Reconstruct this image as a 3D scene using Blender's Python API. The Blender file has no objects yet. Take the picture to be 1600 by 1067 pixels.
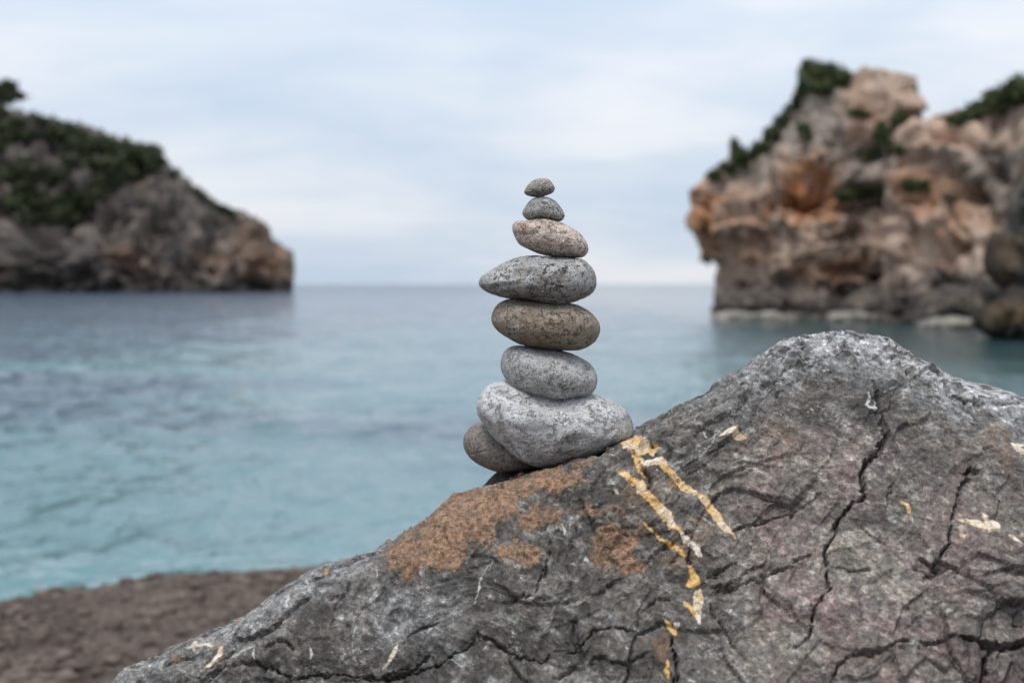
import bpy, bmesh, math
import numpy as np
from mathutils import Vector

# ------------------------------------------------------------------ camera, sky, sun, exposure
SC = bpy.context.scene
COL = SC.collection
FPX, CX, CY = 1778.0, 800.0, 533.5
PITCH = math.atan2(90.5, FPX)
CAMZ = 1.8
cam_data = bpy.data.cameras.new('camera')
cam_data.sensor_width = 36.0
cam_data.lens = FPX * 36.0 / 1600.0
cam_data.clip_start = 0.05
cam_data.clip_end = 60000.0
cam_data.dof.use_dof = True
cam_data.dof.focus_distance = 1.37
cam_data.dof.aperture_fstop = 3.4
cam_data.dof.aperture_blades = 9
cam = bpy.data.objects.new('camera', cam_data)
cam.location = (0, 0, CAMZ)
cam.rotation_euler = (math.pi / 2 - PITCH, 0, 0)
COL.objects.link(cam)
SC.camera = cam

SUN_EL, SUN_AZ = math.radians(66), math.radians(205)      # azimuth clockwise from +Y (north)
world = bpy.data.worlds.new('World')
SC.world = world
world.use_nodes = True
SKY_CLOUD_LOW = (6.1, 7.25, 8.75)
SKY_CLOUD_HIGH = (9.0, 9.25, 9.75)

sun_data = bpy.data.lights.new('sun', 'SUN')
sun_data.energy = 1.5
sun_data.angle = math.radians(30)
sun_data.color = (1.0, 0.95, 0.88)
sun = bpy.data.objects.new('sun', sun_data)
sd = Vector((math.sin(SUN_AZ) * math.cos(SUN_EL), math.cos(SUN_AZ) * math.cos(SUN_EL), math.sin(SUN_EL)))
sun.rotation_euler = sd.to_track_quat('Z', 'Y').to_euler()
sun.location = (0, 0, 30)
COL.objects.link(sun)

SC.view_settings.view_transform = 'Standard'
SC.view_settings.look = 'None'
SC.view_settings.exposure = 0.45
SC.view_settings.gamma = 1.0
SC.view_settings.use_curve_mapping = False
SC.render.engine = 'CYCLES'
SC.cycles.use_denoising = True
try:
    SC.cycles.denoiser = 'OPENIMAGEDENOISE'
except Exception:
    pass
SC.cycles.max_bounces = 6
SC.cycles.diffuse_bounces = 3
SC.cycles.glossy_bounces = 3


# ------------------------------------------------------------------ node helper
class G:
    """small node-graph writer"""
    def __init__(s, tree):
        s.t = tree
        s.n = tree.nodes
        s.l = tree.links

    def put(s, sock, v):
        if v is None:
            return
        if isinstance(v, bpy.types.NodeSocket):
            s.l.new(v, sock)
        else:
            if sock.type == 'RGBA' and len(v) == 3:
                v = (*v, 1.0)
            sock.default_value = v

    def attr(s, name, out='Fac'):
        n = s.n.new('ShaderNodeAttribute'); n.attribute_name = name
        return n.outputs[out]

    def coord(s, out='Object'):
        return s.n.new('ShaderNodeTexCoord').outputs[out]

    def mapping(s, v, scale=(1, 1, 1), loc=(0, 0, 0), rot=(0, 0, 0)):
        n = s.n.new('ShaderNodeMapping')
        s.put(n.inputs['Vector'], v)
        n.inputs['Scale'].default_value = scale
        n.inputs['Location'].default_value = loc
        n.inputs['Rotation'].default_value = rot
        return n.outputs[0]

    def noise(s, v, scale, detail=4, rough=.55, dist=0.0, out='Fac', lac=2.0):
        n = s.n.new('ShaderNodeTexNoise')
        s.put(n.inputs['Vector'], v)
        n.inputs['Scale'].default_value = scale
        n.inputs['Detail'].default_value = detail
        n.inputs['Roughness'].default_value = rough
        n.inputs['Lacunarity'].default_value = lac
        n.inputs['Distortion'].default_value = dist
        return n.outputs[out]

    def voro(s, v, scale, feature='F1', out='Distance', rand=1.0):
        n = s.n.new('ShaderNodeTexVoronoi')
        n.feature = feature
        s.put(n.inputs['Vector'], v)
        n.inputs['Scale'].default_value = scale
        n.inputs['Randomness'].default_value = rand
        return n.outputs[out]

    def m(s, op, a, b=None, c=None, clamp=False):
        n = s.n.new('ShaderNodeMath'); n.operation = op; n.use_clamp = clamp
        s.put(n.inputs[0], a); s.put(n.inputs[1], b); s.put(n.inputs[2], c)
        return n.outputs[0]

    def vm(s, op, a, b=None, out=0):
        n = s.n.new('ShaderNodeVectorMath'); n.operation = op
        s.put(n.inputs[0], a)
        if b is not None:
            s.put(n.inputs[1], b)
        return n.outputs[out]

    def ss(s, v, lo, hi, a=0.0, b=1.0):
        n = s.n.new('ShaderNodeMapRange'); n.interpolation_type = 'SMOOTHSTEP'
        s.put(n.inputs[0], v)
        n.inputs[1].default_value = lo; n.inputs[2].default_value = hi
        n.inputs[3].default_value = a; n.inputs[4].default_value = b
        return n.outputs[0]

    def mix(s, f, a, b, mode='MIX'):
        n = s.n.new('ShaderNodeMix'); n.data_type = 'RGBA'; n.blend_type = mode
        n.clamp_factor = True
        s.put(n.inputs[0], f); s.put(n.inputs[6], a); s.put(n.inputs[7], b)
        return n.outputs[2]

    def sep(s, v):
        n = s.n.new('ShaderNodeSeparateXYZ'); s.put(n.inputs[0], v)
        return n.outputs

    def comb(s, x, y, z):
        n = s.n.new('ShaderNodeCombineXYZ')
        s.put(n.inputs[0], x); s.put(n.inputs[1], y); s.put(n.inputs[2], z)
        return n.outputs[0]

    def bump(s, h, strength=.5, dist=.001, normal=None):
        n = s.n.new('ShaderNodeBump')
        n.inputs['Strength'].default_value = strength
        n.inputs['Distance'].default_value = dist
        s.put(n.inputs['Height'], h)
        if normal is not None:
            s.put(n.inputs['Normal'], normal)
        return n.outputs[0]


def material(name):
    mt = bpy.data.materials.new(name)
    mt.use_nodes = True
    g = G(mt.node_tree)
    b = g.n['Principled BSDF']
    b.inputs['Roughness'].default_value = .85
    b.inputs['Specular IOR Level'].default_value = .3
    return mt, g, b


# ------------------------------------------------------------------ overcast sky
def build_world():
    g = G(world.node_tree)
    bg = g.n['Background']
    sky = g.n.new('ShaderNodeTexSky')
    sky.sky_type = 'NISHITA'
    sky.sun_disc = False
    sky.sun_elevation = SUN_EL
    sky.sun_rotation = SUN_AZ
    d = g.vm('NORMALIZE', g.coord('Generated'))
    x, y, z = g.sep(d)
    zz = g.m('ADD', g.m('MAXIMUM', z, 0.0), 0.22)
    p = g.comb(g.m('DIVIDE', x, zz), g.m('DIVIDE', y, zz), 0.0)
    big = g.noise(g.mapping(p, (.60, .80, 1), (1.3, 2.2, 0), (0, 0, .25)), 1.0, 4, .5, .5)
    fine = g.noise(g.mapping(p, (1.1, 2.0, 1), (1.0, 2.0, 0), (0, 0, .12)), 1.5, 5, .55, .5)
    f = g.m('ADD', g.m('MULTIPLY', big, .74), g.m('MULTIPLY', fine, .26))
    cl = g.mix(g.ss(f, .36, .64), SKY_CLOUD_LOW, SKY_CLOUD_HIGH)
    col = g.mix(.95, sky.outputs[0], cl)
    lum = g.m('ADD', .95, g.m('MULTIPLY', g.m('MAXIMUM', z, 0.0), .75))      # an overcast sky brightens towards the zenith
    col = g.vm('MULTIPLY', col, g.comb(lum, lum, lum))
    g.put(bg.inputs['Color'], col)
    bg.inputs['Strength'].default_value = 0.07


build_world()


# ------------------------------------------------------------------ numpy noise
rng = np.random.default_rng(7)
PERM = rng.permutation(256).astype(np.int32)
PERM = np.concatenate([PERM, PERM, PERM])
GRAD = rng.normal(size=(256, 3)).astype(np.float32)
GRAD /= np.linalg.norm(GRAD, axis=1, keepdims=True)
RND = rng.random((256, 6)).astype(np.float32)


def h3(i, j, k, seed=0):
    return PERM[PERM[PERM[(i + seed * 37) & 255] + (j & 255)] + (k & 255)]


def gn(p, seed=0):
    p = np.asarray(p, np.float32)
    i0 = np.floor(p).astype(np.int32)
    f = p - i0
    w = f * f * f * (f * (f * 6 - 15) + 10)
    out = np.zeros(len(p), np.float32)
    for a in (0, 1):
        wx = w[:, 0] if a else 1 - w[:, 0]
        for b in (0, 1):
            wy = w[:, 1] if b else 1 - w[:, 1]
            for c in (0, 1):
                wz = w[:, 2] if c else 1 - w[:, 2]
                gr = GRAD[h3(i0[:, 0] + a, i0[:, 1] + b, i0[:, 2] + c, seed)]
                out += wx * wy * wz * (gr[:, 0] * (f[:, 0] - a) + gr[:, 1] * (f[:, 1] - b) + gr[:, 2] * (f[:, 2] - c))
    return out * 1.6


def fbm(p, octs=4, gain=.5, lac=2.03, seed=0, ridged=False):
    p = np.asarray(p, np.float32)
    a, s, o = 1.0, 0.0, np.zeros(len(p), np.float32)
    for k in range(octs):
        v = gn(p, seed + k)
        if ridged:
            v = 1 - 2 * np.abs(v)
        o += a * v
        s += a
        a *= gain
        p = p * lac + 11.3
    return o / s


def worley(p, seed=0):
    """F1, F2, random row per nearest cell, vector from that cell's point"""
    p = np.asarray(p, np.float32)
    i0 = np.floor(p).astype(np.int32)
    n = len(p)
    f1 = np.full(n, 9., np.float32); f2 = np.full(n, 9., np.float32)
    cid = np.zeros(n, np.int32); dv = np.zeros((n, 3), np.float32)
    for a in (-1, 0, 1):
        for b in (-1, 0, 1):
            for c in (-1, 0, 1):
                hh = h3(i0[:, 0] + a, i0[:, 1] + b, i0[:, 2] + c, seed)
                q = p - (i0 + np.array([a, b, c], np.int32) + RND[hh, :3])
                d = np.sqrt((q * q).sum(1))
                near = d < f1
                f2 = np.where(near, f1, np.minimum(f2, d))
                f1 = np.where(near, d, f1)
                cid = np.where(near, hh, cid)
                dv[near] = q[near]
    return f1, f2, cid, dv


def facets(p, seed=0):
    """broken planar facets: each cell its own tilted plane"""
    f1, f2, cid, dv = worley(p, seed)
    return (dv * (GRAD[(cid + 91) & 255])).sum(1) + (RND[cid, 3] - .5) * .7, f2 - f1


def steps(c, drop=.10):
    """saw-tooth ledges: a ramp and a sharp break, each ledge of its own height"""
    k = np.floor(c); f = (c - k).astype(np.float32)
    a = .35 + .9 * RND[PERM[k.astype(np.int64) & 255], 4]
    return a * np.where(f < 1 - drop, f / (1 - drop), (1 - f) / drop)


def smooth(e0, e1, x):
    t = np.clip((x - e0) / (e1 - e0), 0, 1)
    return t * t * (3 - 2 * t)


def seg_dist(px, py, pts):
    """distance to a polyline of (x, y, width) and the width, wobbling side sign there"""
    best = np.full(len(px), 1e9, np.float32); wd = np.zeros(len(px), np.float32)
    tt = np.zeros(len(px), np.float32); side = np.zeros(len(px), np.float32)
    n = len(pts) - 1
    for k in range(n):
        x0, y0, w0 = pts[k]; x1, y1, w1 = pts[k + 1]
        dx, dy = x1 - x0, y1 - y0
        t = np.clip(((px - x0) * dx + (py - y0) * dy) / (dx * dx + dy * dy + 1e-9), 0, 1)
        d = np.hypot(px - x0 - t * dx, py - y0 - t * dy)
        s = np.sign((px - x0) * dy - (py - y0) * dx)
        m = d < best
        best = np.where(m, d, best); wd = np.where(m, w0 + (w1 - w0) * t, wd)
        tt = np.where(m, (k + t) / n, tt); side = np.where(m, s, side)
    return best, wd, tt, side


def poly_sdf(px, py, poly):
    """signed distance, positive inside"""
    d = np.full(len(px), 1e9, np.float32); ins = np.zeros(len(px), bool)
    n = len(poly)
    for k in range(n):
        x0, y0 = poly[k]; x1, y1 = poly[(k + 1) % n]
        dx, dy = x1 - x0, y1 - y0
        t = np.clip(((px - x0) * dx + (py - y0) * dy) / (dx * dx + dy * dy + 1e-9), 0, 1)
        d = np.minimum(d, np.hypot(px - x0 - t * dx, py - y0 - t * dy))
        if dy != 0:
            c = ((y0 > py) != (y1 > py)) & (px < dx * (py - y0) / dy + x0)
            ins ^= c
    return np.where(ins, d, -d)


# ------------------------------------------------------------------ camera model for measuring the photograph
def P(px, py, Y):
    """world point seen at photo pixel (px, py) at world distance Y"""
    a = (px - CX) / FPX; b = -(py - CY) / FPX
    dy = math.cos(PITCH) + b * math.sin(PITCH)
    dz = -math.sin(PITCH) + b * math.cos(PITCH)
    k = Y / dy
    return np.array([a * k, Y, CAMZ + dz * k])


def to_px(p):
    d = p - np.array([0, 0, CAMZ])
    fw = d[:, 1] * math.cos(PITCH) - d[:, 2] * math.sin(PITCH)
    up = d[:, 1] * math.sin(PITCH) + d[:, 2] * math.cos(PITCH)
    return CX + FPX * d[:, 0] / fw, CY - FPX * up / fw


# ------------------------------------------------------------------ mesh helpers
def mesh_np(name, verts, faces, mat=None, attrs=None, smooth_shade=True, normals=None):
    verts = np.asarray(verts, np.float32); faces = np.asarray(faces, np.int32)
    me = bpy.data.meshes.new(name)
    k = faces.shape[1]
    me.vertices.add(len(verts)); me.vertices.foreach_set('co', verts.ravel())
    me.loops.add(faces.size); me.loops.foreach_set('vertex_index', faces.ravel())
    me.polygons.add(len(faces))
    me.polygons.foreach_set('loop_start', np.arange(0, faces.size, k, dtype=np.int32))
    me.polygons.foreach_set('loop_total', np.full(len(faces), k, np.int32))
    me.polygons.foreach_set('use_smooth', np.full(len(faces), smooth_shade, bool))
    for an, av in (attrs or {}).items():
        at = me.attributes.new(an, 'FLOAT', 'POINT')
        at.data.foreach_set('value', np.asarray(av, np.float32))
    me.update(calc_edges=True)
    me.validate()
    if normals is not None:
        me.normals_split_custom_set_from_vertices(np.asarray(normals, np.float32).tolist())
    if mat:
        me.materials.append(mat)
    return me


def link(name, data, parent=None, **props):
    o = bpy.data.objects.new(name, data)
    COL.objects.link(o)
    if parent is not None:
        o.parent = parent
    for k, v in props.items():
        o[k] = v
    return o


def grid_faces(nu, nv, wrap=False):
    """vertex index = i * nv + j"""
    i = np.arange(nu if wrap else nu - 1); j = np.arange(nv - 1)
    I, J = np.meshgrid(i, j, indexing='ij')
    I2 = (I + 1) % nu
    return np.stack([I * nv + J, I2 * nv + J, I2 * nv + J + 1, I * nv + J + 1], -1).reshape(-1, 4)


def grid_normals(V, wrap=False):
    if wrap:
        du = np.roll(V, -1, 0) - np.roll(V, 1, 0)
    else:
        du = np.gradient(V, axis=0)
    dv = np.gradient(V, axis=1)
    n = np.cross(du, dv)
    return n / (np.linalg.norm(n, axis=2, keepdims=True) + 1e-12)


def closed_spline(pts, n):
    pts = np.asarray(pts, float); m = len(pts)
    seg = np.linalg.norm(np.roll(pts, -1, 0) - pts, axis=1)
    out = []
    sub = 12
    for k in range(m):
        p0, p1, p2, p3 = pts[k - 1], pts[k], pts[(k + 1) % m], pts[(k + 2) % m]
        for t in np.arange(sub) / sub:
            out.append(.5 * (2 * p1 + (p2 - p0) * t + (2 * p0 - 5 * p1 + 4 * p2 - p3) * t * t + (3 * p1 - p0 - 3 * p2 + p3) * t ** 3))
    out = np.array(out + [out[0]])
    L = np.concatenate([[0], np.cumsum(np.linalg.norm(np.diff(out, axis=0), axis=1))])
    q = np.linspace(0, L[-1], n, endpoint=False)
    return np.stack([np.interp(q, L, out[:, c]) for c in range(out.shape[1])], 1)


# ------------------------------------------------------------------ materials
def mat_boulder():
    mt, g, b = material('grey limestone boulder')
    co = g.coord('Object')
    warm, pale, vein, yel, moss, red = (g.attr(a) for a in ('warm', 'pale', 'vein', 'yellow', 'moss', 'ochre'))
    st = g.mapping(co, (1, 1, 1), (0, 0, 0), (0, math.radians(-28), 0))
    streak = g.noise(g.mapping(st, (26, 36, 62)), 1.0, 6, .6, .15)
    mott = g.noise(co, 24, 7, .6, .1)
    blot = g.noise(g.mapping(co, (1, 1, 1), (4.1, 2.2, .7)), 42, 7, .6, .15)
    fine = g.noise(co, 210, 4, .6)
    grit = g.noise(co, 700, 3, .6)
    col = g.mix(g.ss(mott, .38, .64), (.038, .032, .027), (.120, .105, .090))
    col = g.mix(g.m('MULTIPLY', g.ss(streak, .50, .68), .6), col, (.25, .242, .232))
    col = g.mix(g.m('MULTIPLY', g.ss(blot, .58, .68), .55), col, (.36, .35, .335))
    col = g.mix(g.m('MULTIPLY', g.ss(blot, .48, .36), .75), col, (.040, .036, .033))
    wcol = g.mix(g.ss(g.noise(co, 15, 6, .62, .6), .40, .64), (.172, .148, .124), (.150, .108, .100))
    wcol = g.mix(g.m('MULTIPLY', g.ss(g.noise(co, 36, 7, .66), .50, .66), .7), wcol, (.30, .278, .248))
    wcol = g.mix(g.m('MULTIPLY', g.ss(g.noise(co, 52, 7, .68), .50, .36), .7), wcol, (.10, .09, .083))
    col = g.mix(g.m('MULTIPLY', warm, g.ss(g.noise(co, 9, 5, .6), .30, .50)), col, wcol)
    regn = g.noise(g.mapping(co, (1, 1, 1), (1.7, .3, 2.9)), 6.5, 5, .6, .4)
    col = g.mix(g.m('MULTIPLY', g.ss(regn, .48, .36), .55), col, g.mix(1.0, col, (.42, .41, .40), 'MULTIPLY'))
    col = g.mix(g.m('MULTIPLY', g.ss(regn, .54, .66), .5), col, g.mix(1.0, col, (1.7, 1.7, 1.72), 'MULTIPLY'))
    col = g.mix(g.m('MULTIPLY', pale, g.ss(g.noise(co, 48, 7, .68, .3), .34, .62)), col, (.43, .435, .445))
    # pale calcite flecks and hairlines
    wv = g.vm('ADD', g.mapping(co, (13, 13, 13)), g.vm('MULTIPLY', g.noise(co, 30, 5, .65, out='Color'), (1.6, 1.6, 1.6)))
    hair = g.voro(wv, 1.0, 'DISTANCE_TO_EDGE')
    hm = g.m('MULTIPLY', g.ss(hair, .022, .003), g.ss(g.noise(co, 21, 4), .50, .62))
    col = g.mix(g.m('MULTIPLY', hm, .6), col, (.36, .35, .33))
    flk = g.ss(g.noise(g.mapping(st, (60, 75, 150)), 1.0, 4, .6, .4), .66, .74)
    col = g.mix(g.m('MULTIPLY', flk, .75), col, (.40, .395, .38))
    col = g.mix(g.m('MULTIPLY', g.ss(fine, .42, .72), .75), col, g.mix(1.0, col, (2.0, 2.0, 2.0), 'MULTIPLY'))
    col = g.mix(g.m('MULTIPLY', g.ss(fine, .48, .32), .5), col, g.mix(1.0, col, (.45, .45, .45), 'MULTIPLY'))
    col = g.mix(g.m('MULTIPLY', g.ss(grit, .56, .36), .5), col, g.mix(1.0, col, (.45, .45, .45), 'MULTIPLY'))
    chip = g.noise(g.mapping(st, (1, 1, 1.7), (2.3, 1.1, .4)), 85, 4, .55, .1)
    col = g.mix(g.m('MULTIPLY', g.ss(chip, .57, .62), .55), col, g.mix(1.0, col, (2.3, 2.28, 2.25), 'MULTIPLY'))
    col = g.mix(g.m('MULTIPLY', g.ss(chip, .45, .40), .6), col, g.mix(1.0, col, (.40, .40, .40), 'MULTIPLY'))
    # ochre stains
    col = g.mix(g.m('MULTIPLY', red, g.ss(g.noise(co, 90, 5, .65), .40, .64)), col, (.33, .18, .075))
    # dry brown moss crust
    mc = g.mix(g.ss(g.noise(co, 170, 6, .72), .36, .64), (.075, .038, .021), (.47, .285, .17))
    mc = g.mix(g.m('MULTIPLY', g.ss(g.noise(co, 34, 6, .68), .46, .62), .75), mc, (.12, .085, .062))
    mc = g.mix(g.m('MULTIPLY', g.ss(g.noise(co, 55, 5, .68), .56, .68), .6), mc, (.46, .30, .19))
    mm = g.m('ADD', moss, g.m('MULTIPLY', g.m('SUBTRACT', g.noise(co, 90, 7, .75), .5), 1.5))
    col = g.mix(g.m('MULTIPLY', g.ss(mm, .34, .74), .94), col, mc)
    col = g.mix(g.m('MULTIPLY', g.ss(moss, .1, .7), .25), col, (.20, .12, .075))
    # calcite veins, white to rusty yellow
    vw = g.mix(g.ss(g.noise(co, 130, 5, .65), .36, .58), (.48, .38, .28), (.78, .70, .58))
    vy = g.mix(g.ss(g.noise(co, 120, 6, .66, .5), .34, .56), (.36, .175, .04), (.72, .46, .16))
    yy = g.ss(g.m('ADD', yel, g.m('MULTIPLY', g.m('SUBTRACT', g.noise(co, 34, 4, .55), .5), 2.0)), .28, .95)
    yy = g.m('MULTIPLY', yy, g.ss(yel, .05, .2))
    vw = g.mix(g.ss(yel, .14, .06), vw, (.46, .455, .44))
    vc = g.mix(yy, vw, vy)
    vc = g.mix(g.m('MULTIPLY', g.ss(vein, .80, .45), g.ss(yel, .15, .4, 0.0, .65)), vc, (.30, .145, .035))
    vc = g.mix(g.m('MULTIPLY', g.ss(g.noise(co, 200, 4, .65), .44, .34), .5), vc, (.16, .10, .05))
    wk = g.ss(yel, .12, .2, .75, 1.0)
    vm_ = g.ss(g.m('ADD', g.m('MULTIPLY', vein, wk), g.m('MULTIPLY', g.m('SUBTRACT', g.noise(co, 120, 6, .7), .5), .8)), .30, .56)
    vm_ = g.m('MULTIPLY', vm_, g.ss(vein, .0, .12))
    col = g.mix(vm_, col, vc)
    g.put(b.inputs['Base Color'], col)
    g.put(b.inputs['Roughness'], g.ss(mott, .3, .7, .55, .8))
    b.inputs['Specular IOR Level'].default_value = .5
    h = g.m('ADD', g.m('MULTIPLY', fine, 1.3), g.m('MULTIPLY', grit, .35))
    h = g.m('ADD', h, g.m('ADD', g.m('MULTIPLY', streak, 1.3), g.m('ADD', g.m('MULTIPLY', blot, 1.6), g.m('MULTIPLY', chip, 1.6))))
    g.put(b.inputs['Normal'], g.bump(h, .9, .0026))
    return mt


def mat_stone(name, a, c, dark, spec=.5, stain=None, stain_amt=0.0, scale=1.0, pit=.5):
    mt, g, b = material(name)
    co = g.coord('Object')
    n1 = g.noise(co, 45 * scale, 6, .62, .3)
    n2 = g.noise(co, 150 * scale, 6, .7, .2)
    n3 = g.noise(co, 620, 3, .6)
    col = g.mix(g.ss(n1, .36, .64), a, c)
    if stain:
        sm = g.ss(g.noise(g.mapping(co, (1, 1, 1), (.37, .11, .71)), 26, 5, .6, .5), .52, .66)
        col = g.mix(g.m('MULTIPLY', sm, stain_amt), col, stain)
    blot = g.m('MULTIPLY', g.ss(g.noise(g.mapping(co, (1, 1, 1), (.9, .2, .4)), 190 * scale, 7, .75, .3), .52, .61), g.ss(g.noise(co, 38, 3, .6), .38, .6))
    col = g.mix(g.m('MULTIPLY', blot, spec), col, dark)
    sp = g.m('MULTIPLY', g.ss(g.voro(co, 330 * scale, 'F1'), .34, .16), g.ss(g.noise(co, 90, 3), .46, .60))
    col = g.mix(g.m('MULTIPLY', sp, pit), col, dark)
    col = g.mix(g.m('MULTIPLY', g.ss(n2, .50, .66), .45), col, g.mix(1.0, col, (1.5, 1.5, 1.5), 'MULTIPLY'))
    col = g.mix(g.m('MULTIPLY', g.ss(n3, .54, .36), .6), col, g.mix(1.0, col, (.42, .42, .42), 'MULTIPLY'))
    g.put(b.inputs['Base Color'], col)
    b.inputs['Roughness'].default_value = .82
    h = g.m('SUBTRACT', g.m('ADD', n2, g.m('MULTIPLY', n3, .5)), g.m('MULTIPLY', g.m('ADD', sp, blot), .7))
    g.put(b.inputs['Normal'], g.bump(h, 1.0, .0030))
    return mt


def mat_cliff(name, base, light, grey, orange, s=1.0, dark_top=1.4, pale_band=True):
    mt, g, b = material(name)
    geo = g.n.new('ShaderNodeNewGeometry').outputs['Position']
    x, y, z = g.sep(geo)
    oz = g.attr('orange'); gr = g.attr('greyed')
    n1 = g.noise(geo, .55 * s, 6, .6, .4)
    n2 = g.noise(geo, 2.2 * s, 5, .6)
    ver = g.noise(g.mapping(geo, (1.1 * s, 1.1 * s, .22 * s)), 1.0, 5, .6, .3)
    col = g.mix(g.ss(n1, .36, .64), base, light)
    col = g.mix(g.m('MULTIPLY', g.m('MULTIPLY', gr, g.ss(n2, .28, .55)), .95), col, grey)
    col = g.mix(g.m('MULTIPLY', oz, g.ss(ver, .30, .58)), col, orange)
    col = g.mix(g.m('MULTIPLY', g.ss(ver, .54, .68), .5), col, (.10, .085, .075))
    col = g.mix(g.m('MULTIPLY', g.ss(n2, .56, .7), .5), col, light)
    n5 = g.noise(geo, 1.3 * s, 7, .68, .5)
    col = g.mix(g.m('MULTIPLY', g.ss(n5, .45, .36), .42), col, (.075, .066, .058))
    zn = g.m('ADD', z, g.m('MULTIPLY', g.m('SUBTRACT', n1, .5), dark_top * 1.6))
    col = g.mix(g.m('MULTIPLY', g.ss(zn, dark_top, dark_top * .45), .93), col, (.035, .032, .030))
    if pale_band:
        zb = g.m('ADD', z, g.m('MULTIPLY', g.m('SUBTRACT', g.noise(geo, .35, 3), .5), .5))
        col = g.mix(g.m('MULTIPLY', g.ss(zb, .30, .22), g.ss(g.noise(geo, .22, 2), .40, .52)), col, (.33, .29, .24))
    g.put(b.inputs['Base Color'], col)
    b.inputs['Roughness'].default_value = .9
    g.put(b.inputs['Normal'], g.bump(g.m('ADD', n2, g.noise(geo, 7 * s, 4, .6)), .8, .25 / s))
    return mt


def mat_leaf(name, a, c):
    mt, g, b = material(name)
    r = g.attr('tone')
    col = g.mix(r, a, c)
    g.put(b.inputs['Base Color'], col)
    b.inputs['Roughness'].default_value = .7
    b.inputs['Specular IOR Level'].default_value = .25
    return mt


def mat_bark():
    mt, g, b = material('bark')
    co = g.coord('Object')
    g.put(b.inputs['Base Color'], g.mix(g.noise(co, 3, 5, .6), (.05, .04, .03), (.12, .10, .08)))
    return mt


def mat_water():
    mt, g, b = material('sea water')
    geo = g.n.new('ShaderNodeNewGeometry').outputs['Position']
    x, y, z = g.sep(geo)
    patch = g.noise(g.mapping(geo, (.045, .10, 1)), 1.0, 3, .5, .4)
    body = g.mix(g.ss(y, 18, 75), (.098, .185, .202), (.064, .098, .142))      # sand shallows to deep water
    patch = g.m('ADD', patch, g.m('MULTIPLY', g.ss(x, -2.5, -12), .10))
    body = g.mix(g.m('MULTIPLY', g.ss(patch, .50, .62), .8), body, (.055, .085, .13))   # weed meadows on the bed; towards the left also the headland's dark reflection, painted
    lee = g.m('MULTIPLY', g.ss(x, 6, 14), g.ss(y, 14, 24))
    body = g.mix(g.m('MULTIPLY', lee, .8), body, (.022, .060, .062))       # dark reflection of the cliff, painted into the water colour
    body = g.mix(g.ss(y, 11, 6.5), body, (.10, .20, .215))
    foam = g.m('MULTIPLY', g.ss(y, 7.9, 6.7), g.ss(g.noise(g.mapping(geo, (2.2, 4, 1)), 1.0, 5, .65, .6), .50, .62))
    col = g.mix(g.m('MULTIPLY', foam, .28), body, (.55, .57, .60))
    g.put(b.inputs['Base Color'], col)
    g.put(b.inputs['Roughness'], g.m('ADD', .07, g.m('MULTIPLY', foam, .5)))
    b.inputs['IOR'].default_value = 1.333
    b.inputs['Specular IOR Level'].default_value = .5
    w1 = g.noise(g.mapping(geo, (5.5, 4.5, 1)), 1.0, 3, .55, .2)
    w2 = g.noise(g.mapping(geo, (1.7, 1.1, 1)), 1.0, 3, .55, .2)
    h = g.m('ADD', g.m('MULTIPLY', w1, .045), g.m('MULTIPLY', w2, .17))
    h = g.m('MULTIPLY', h, g.m('ADD', g.m('SUBTRACT', 1.0, g.m('MULTIPLY', lee, .6)), g.ss(x, -1, -9, 0.0, .6)))
    h = g.m('MULTIPLY', h, g.ss(y, 60, 350, 1.0, 3.0))
    g.put(b.inputs['Normal'], g.bump(h, 1.0, 1.0))
    return mt


def mat_beach():
    mt, g, b = material('brown gravel beach')
    co = g.coord('Object')
    n = g.noise(co, 2.0, 6, .6); n2 = g.noise(co, 24, 6, .65)
    v = g.voro(co, 26, 'F1', 'Distance')
    col = g.mix(g.ss(n, .38, .62), (.078, .059, .049), (.185, .146, .124))
    col = g.mix(.35, col, g.mix(g.ss(v, .3, .7), (.035, .028, .024), (.16, .13, .11)))
    col = g.mix(g.ss(n2, .30, .70), g.mix(1.0, col, (.5, .5, .5), 'MULTIPLY'), g.mix(1.0, col, (1.25, 1.2, 1.15), 'MULTIPLY'))
    z = g.sep(co)[2]
    wet = g.ss(g.m('ADD', z, g.m('MULTIPLY', g.m('SUBTRACT', n, .5), .2)), .17, .09)
    col = g.mix(g.m('MULTIPLY', wet, .7), col, (.030, .024, .022))      # soaked by the swash
    g.put(b.inputs['Base Color'], col)
    g.put(b.inputs['Roughness'], g.m('SUBTRACT', .9, g.m('MULTIPLY', wet, .5)))
    g.put(b.inputs['Normal'], g.bump(g.m('ADD', n2, g.noise(co, 90, 4)), .9, .02))
    return mt


def mat_pebble():
    mt, g, b = material('beach pebbles')
    t = g.attr('tone')
    co = g.coord('Object')
    col = g.mix(t, (.055, .041, .033), (.175, .138, .115))
    col = g.mix(g.m('MULTIPLY', g.ss(g.noise(co, 60, 4), .4, .65), .5), col, (.09, .072, .062))
    g.put(b.inputs['Base Color'], col)
    return mt


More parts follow.
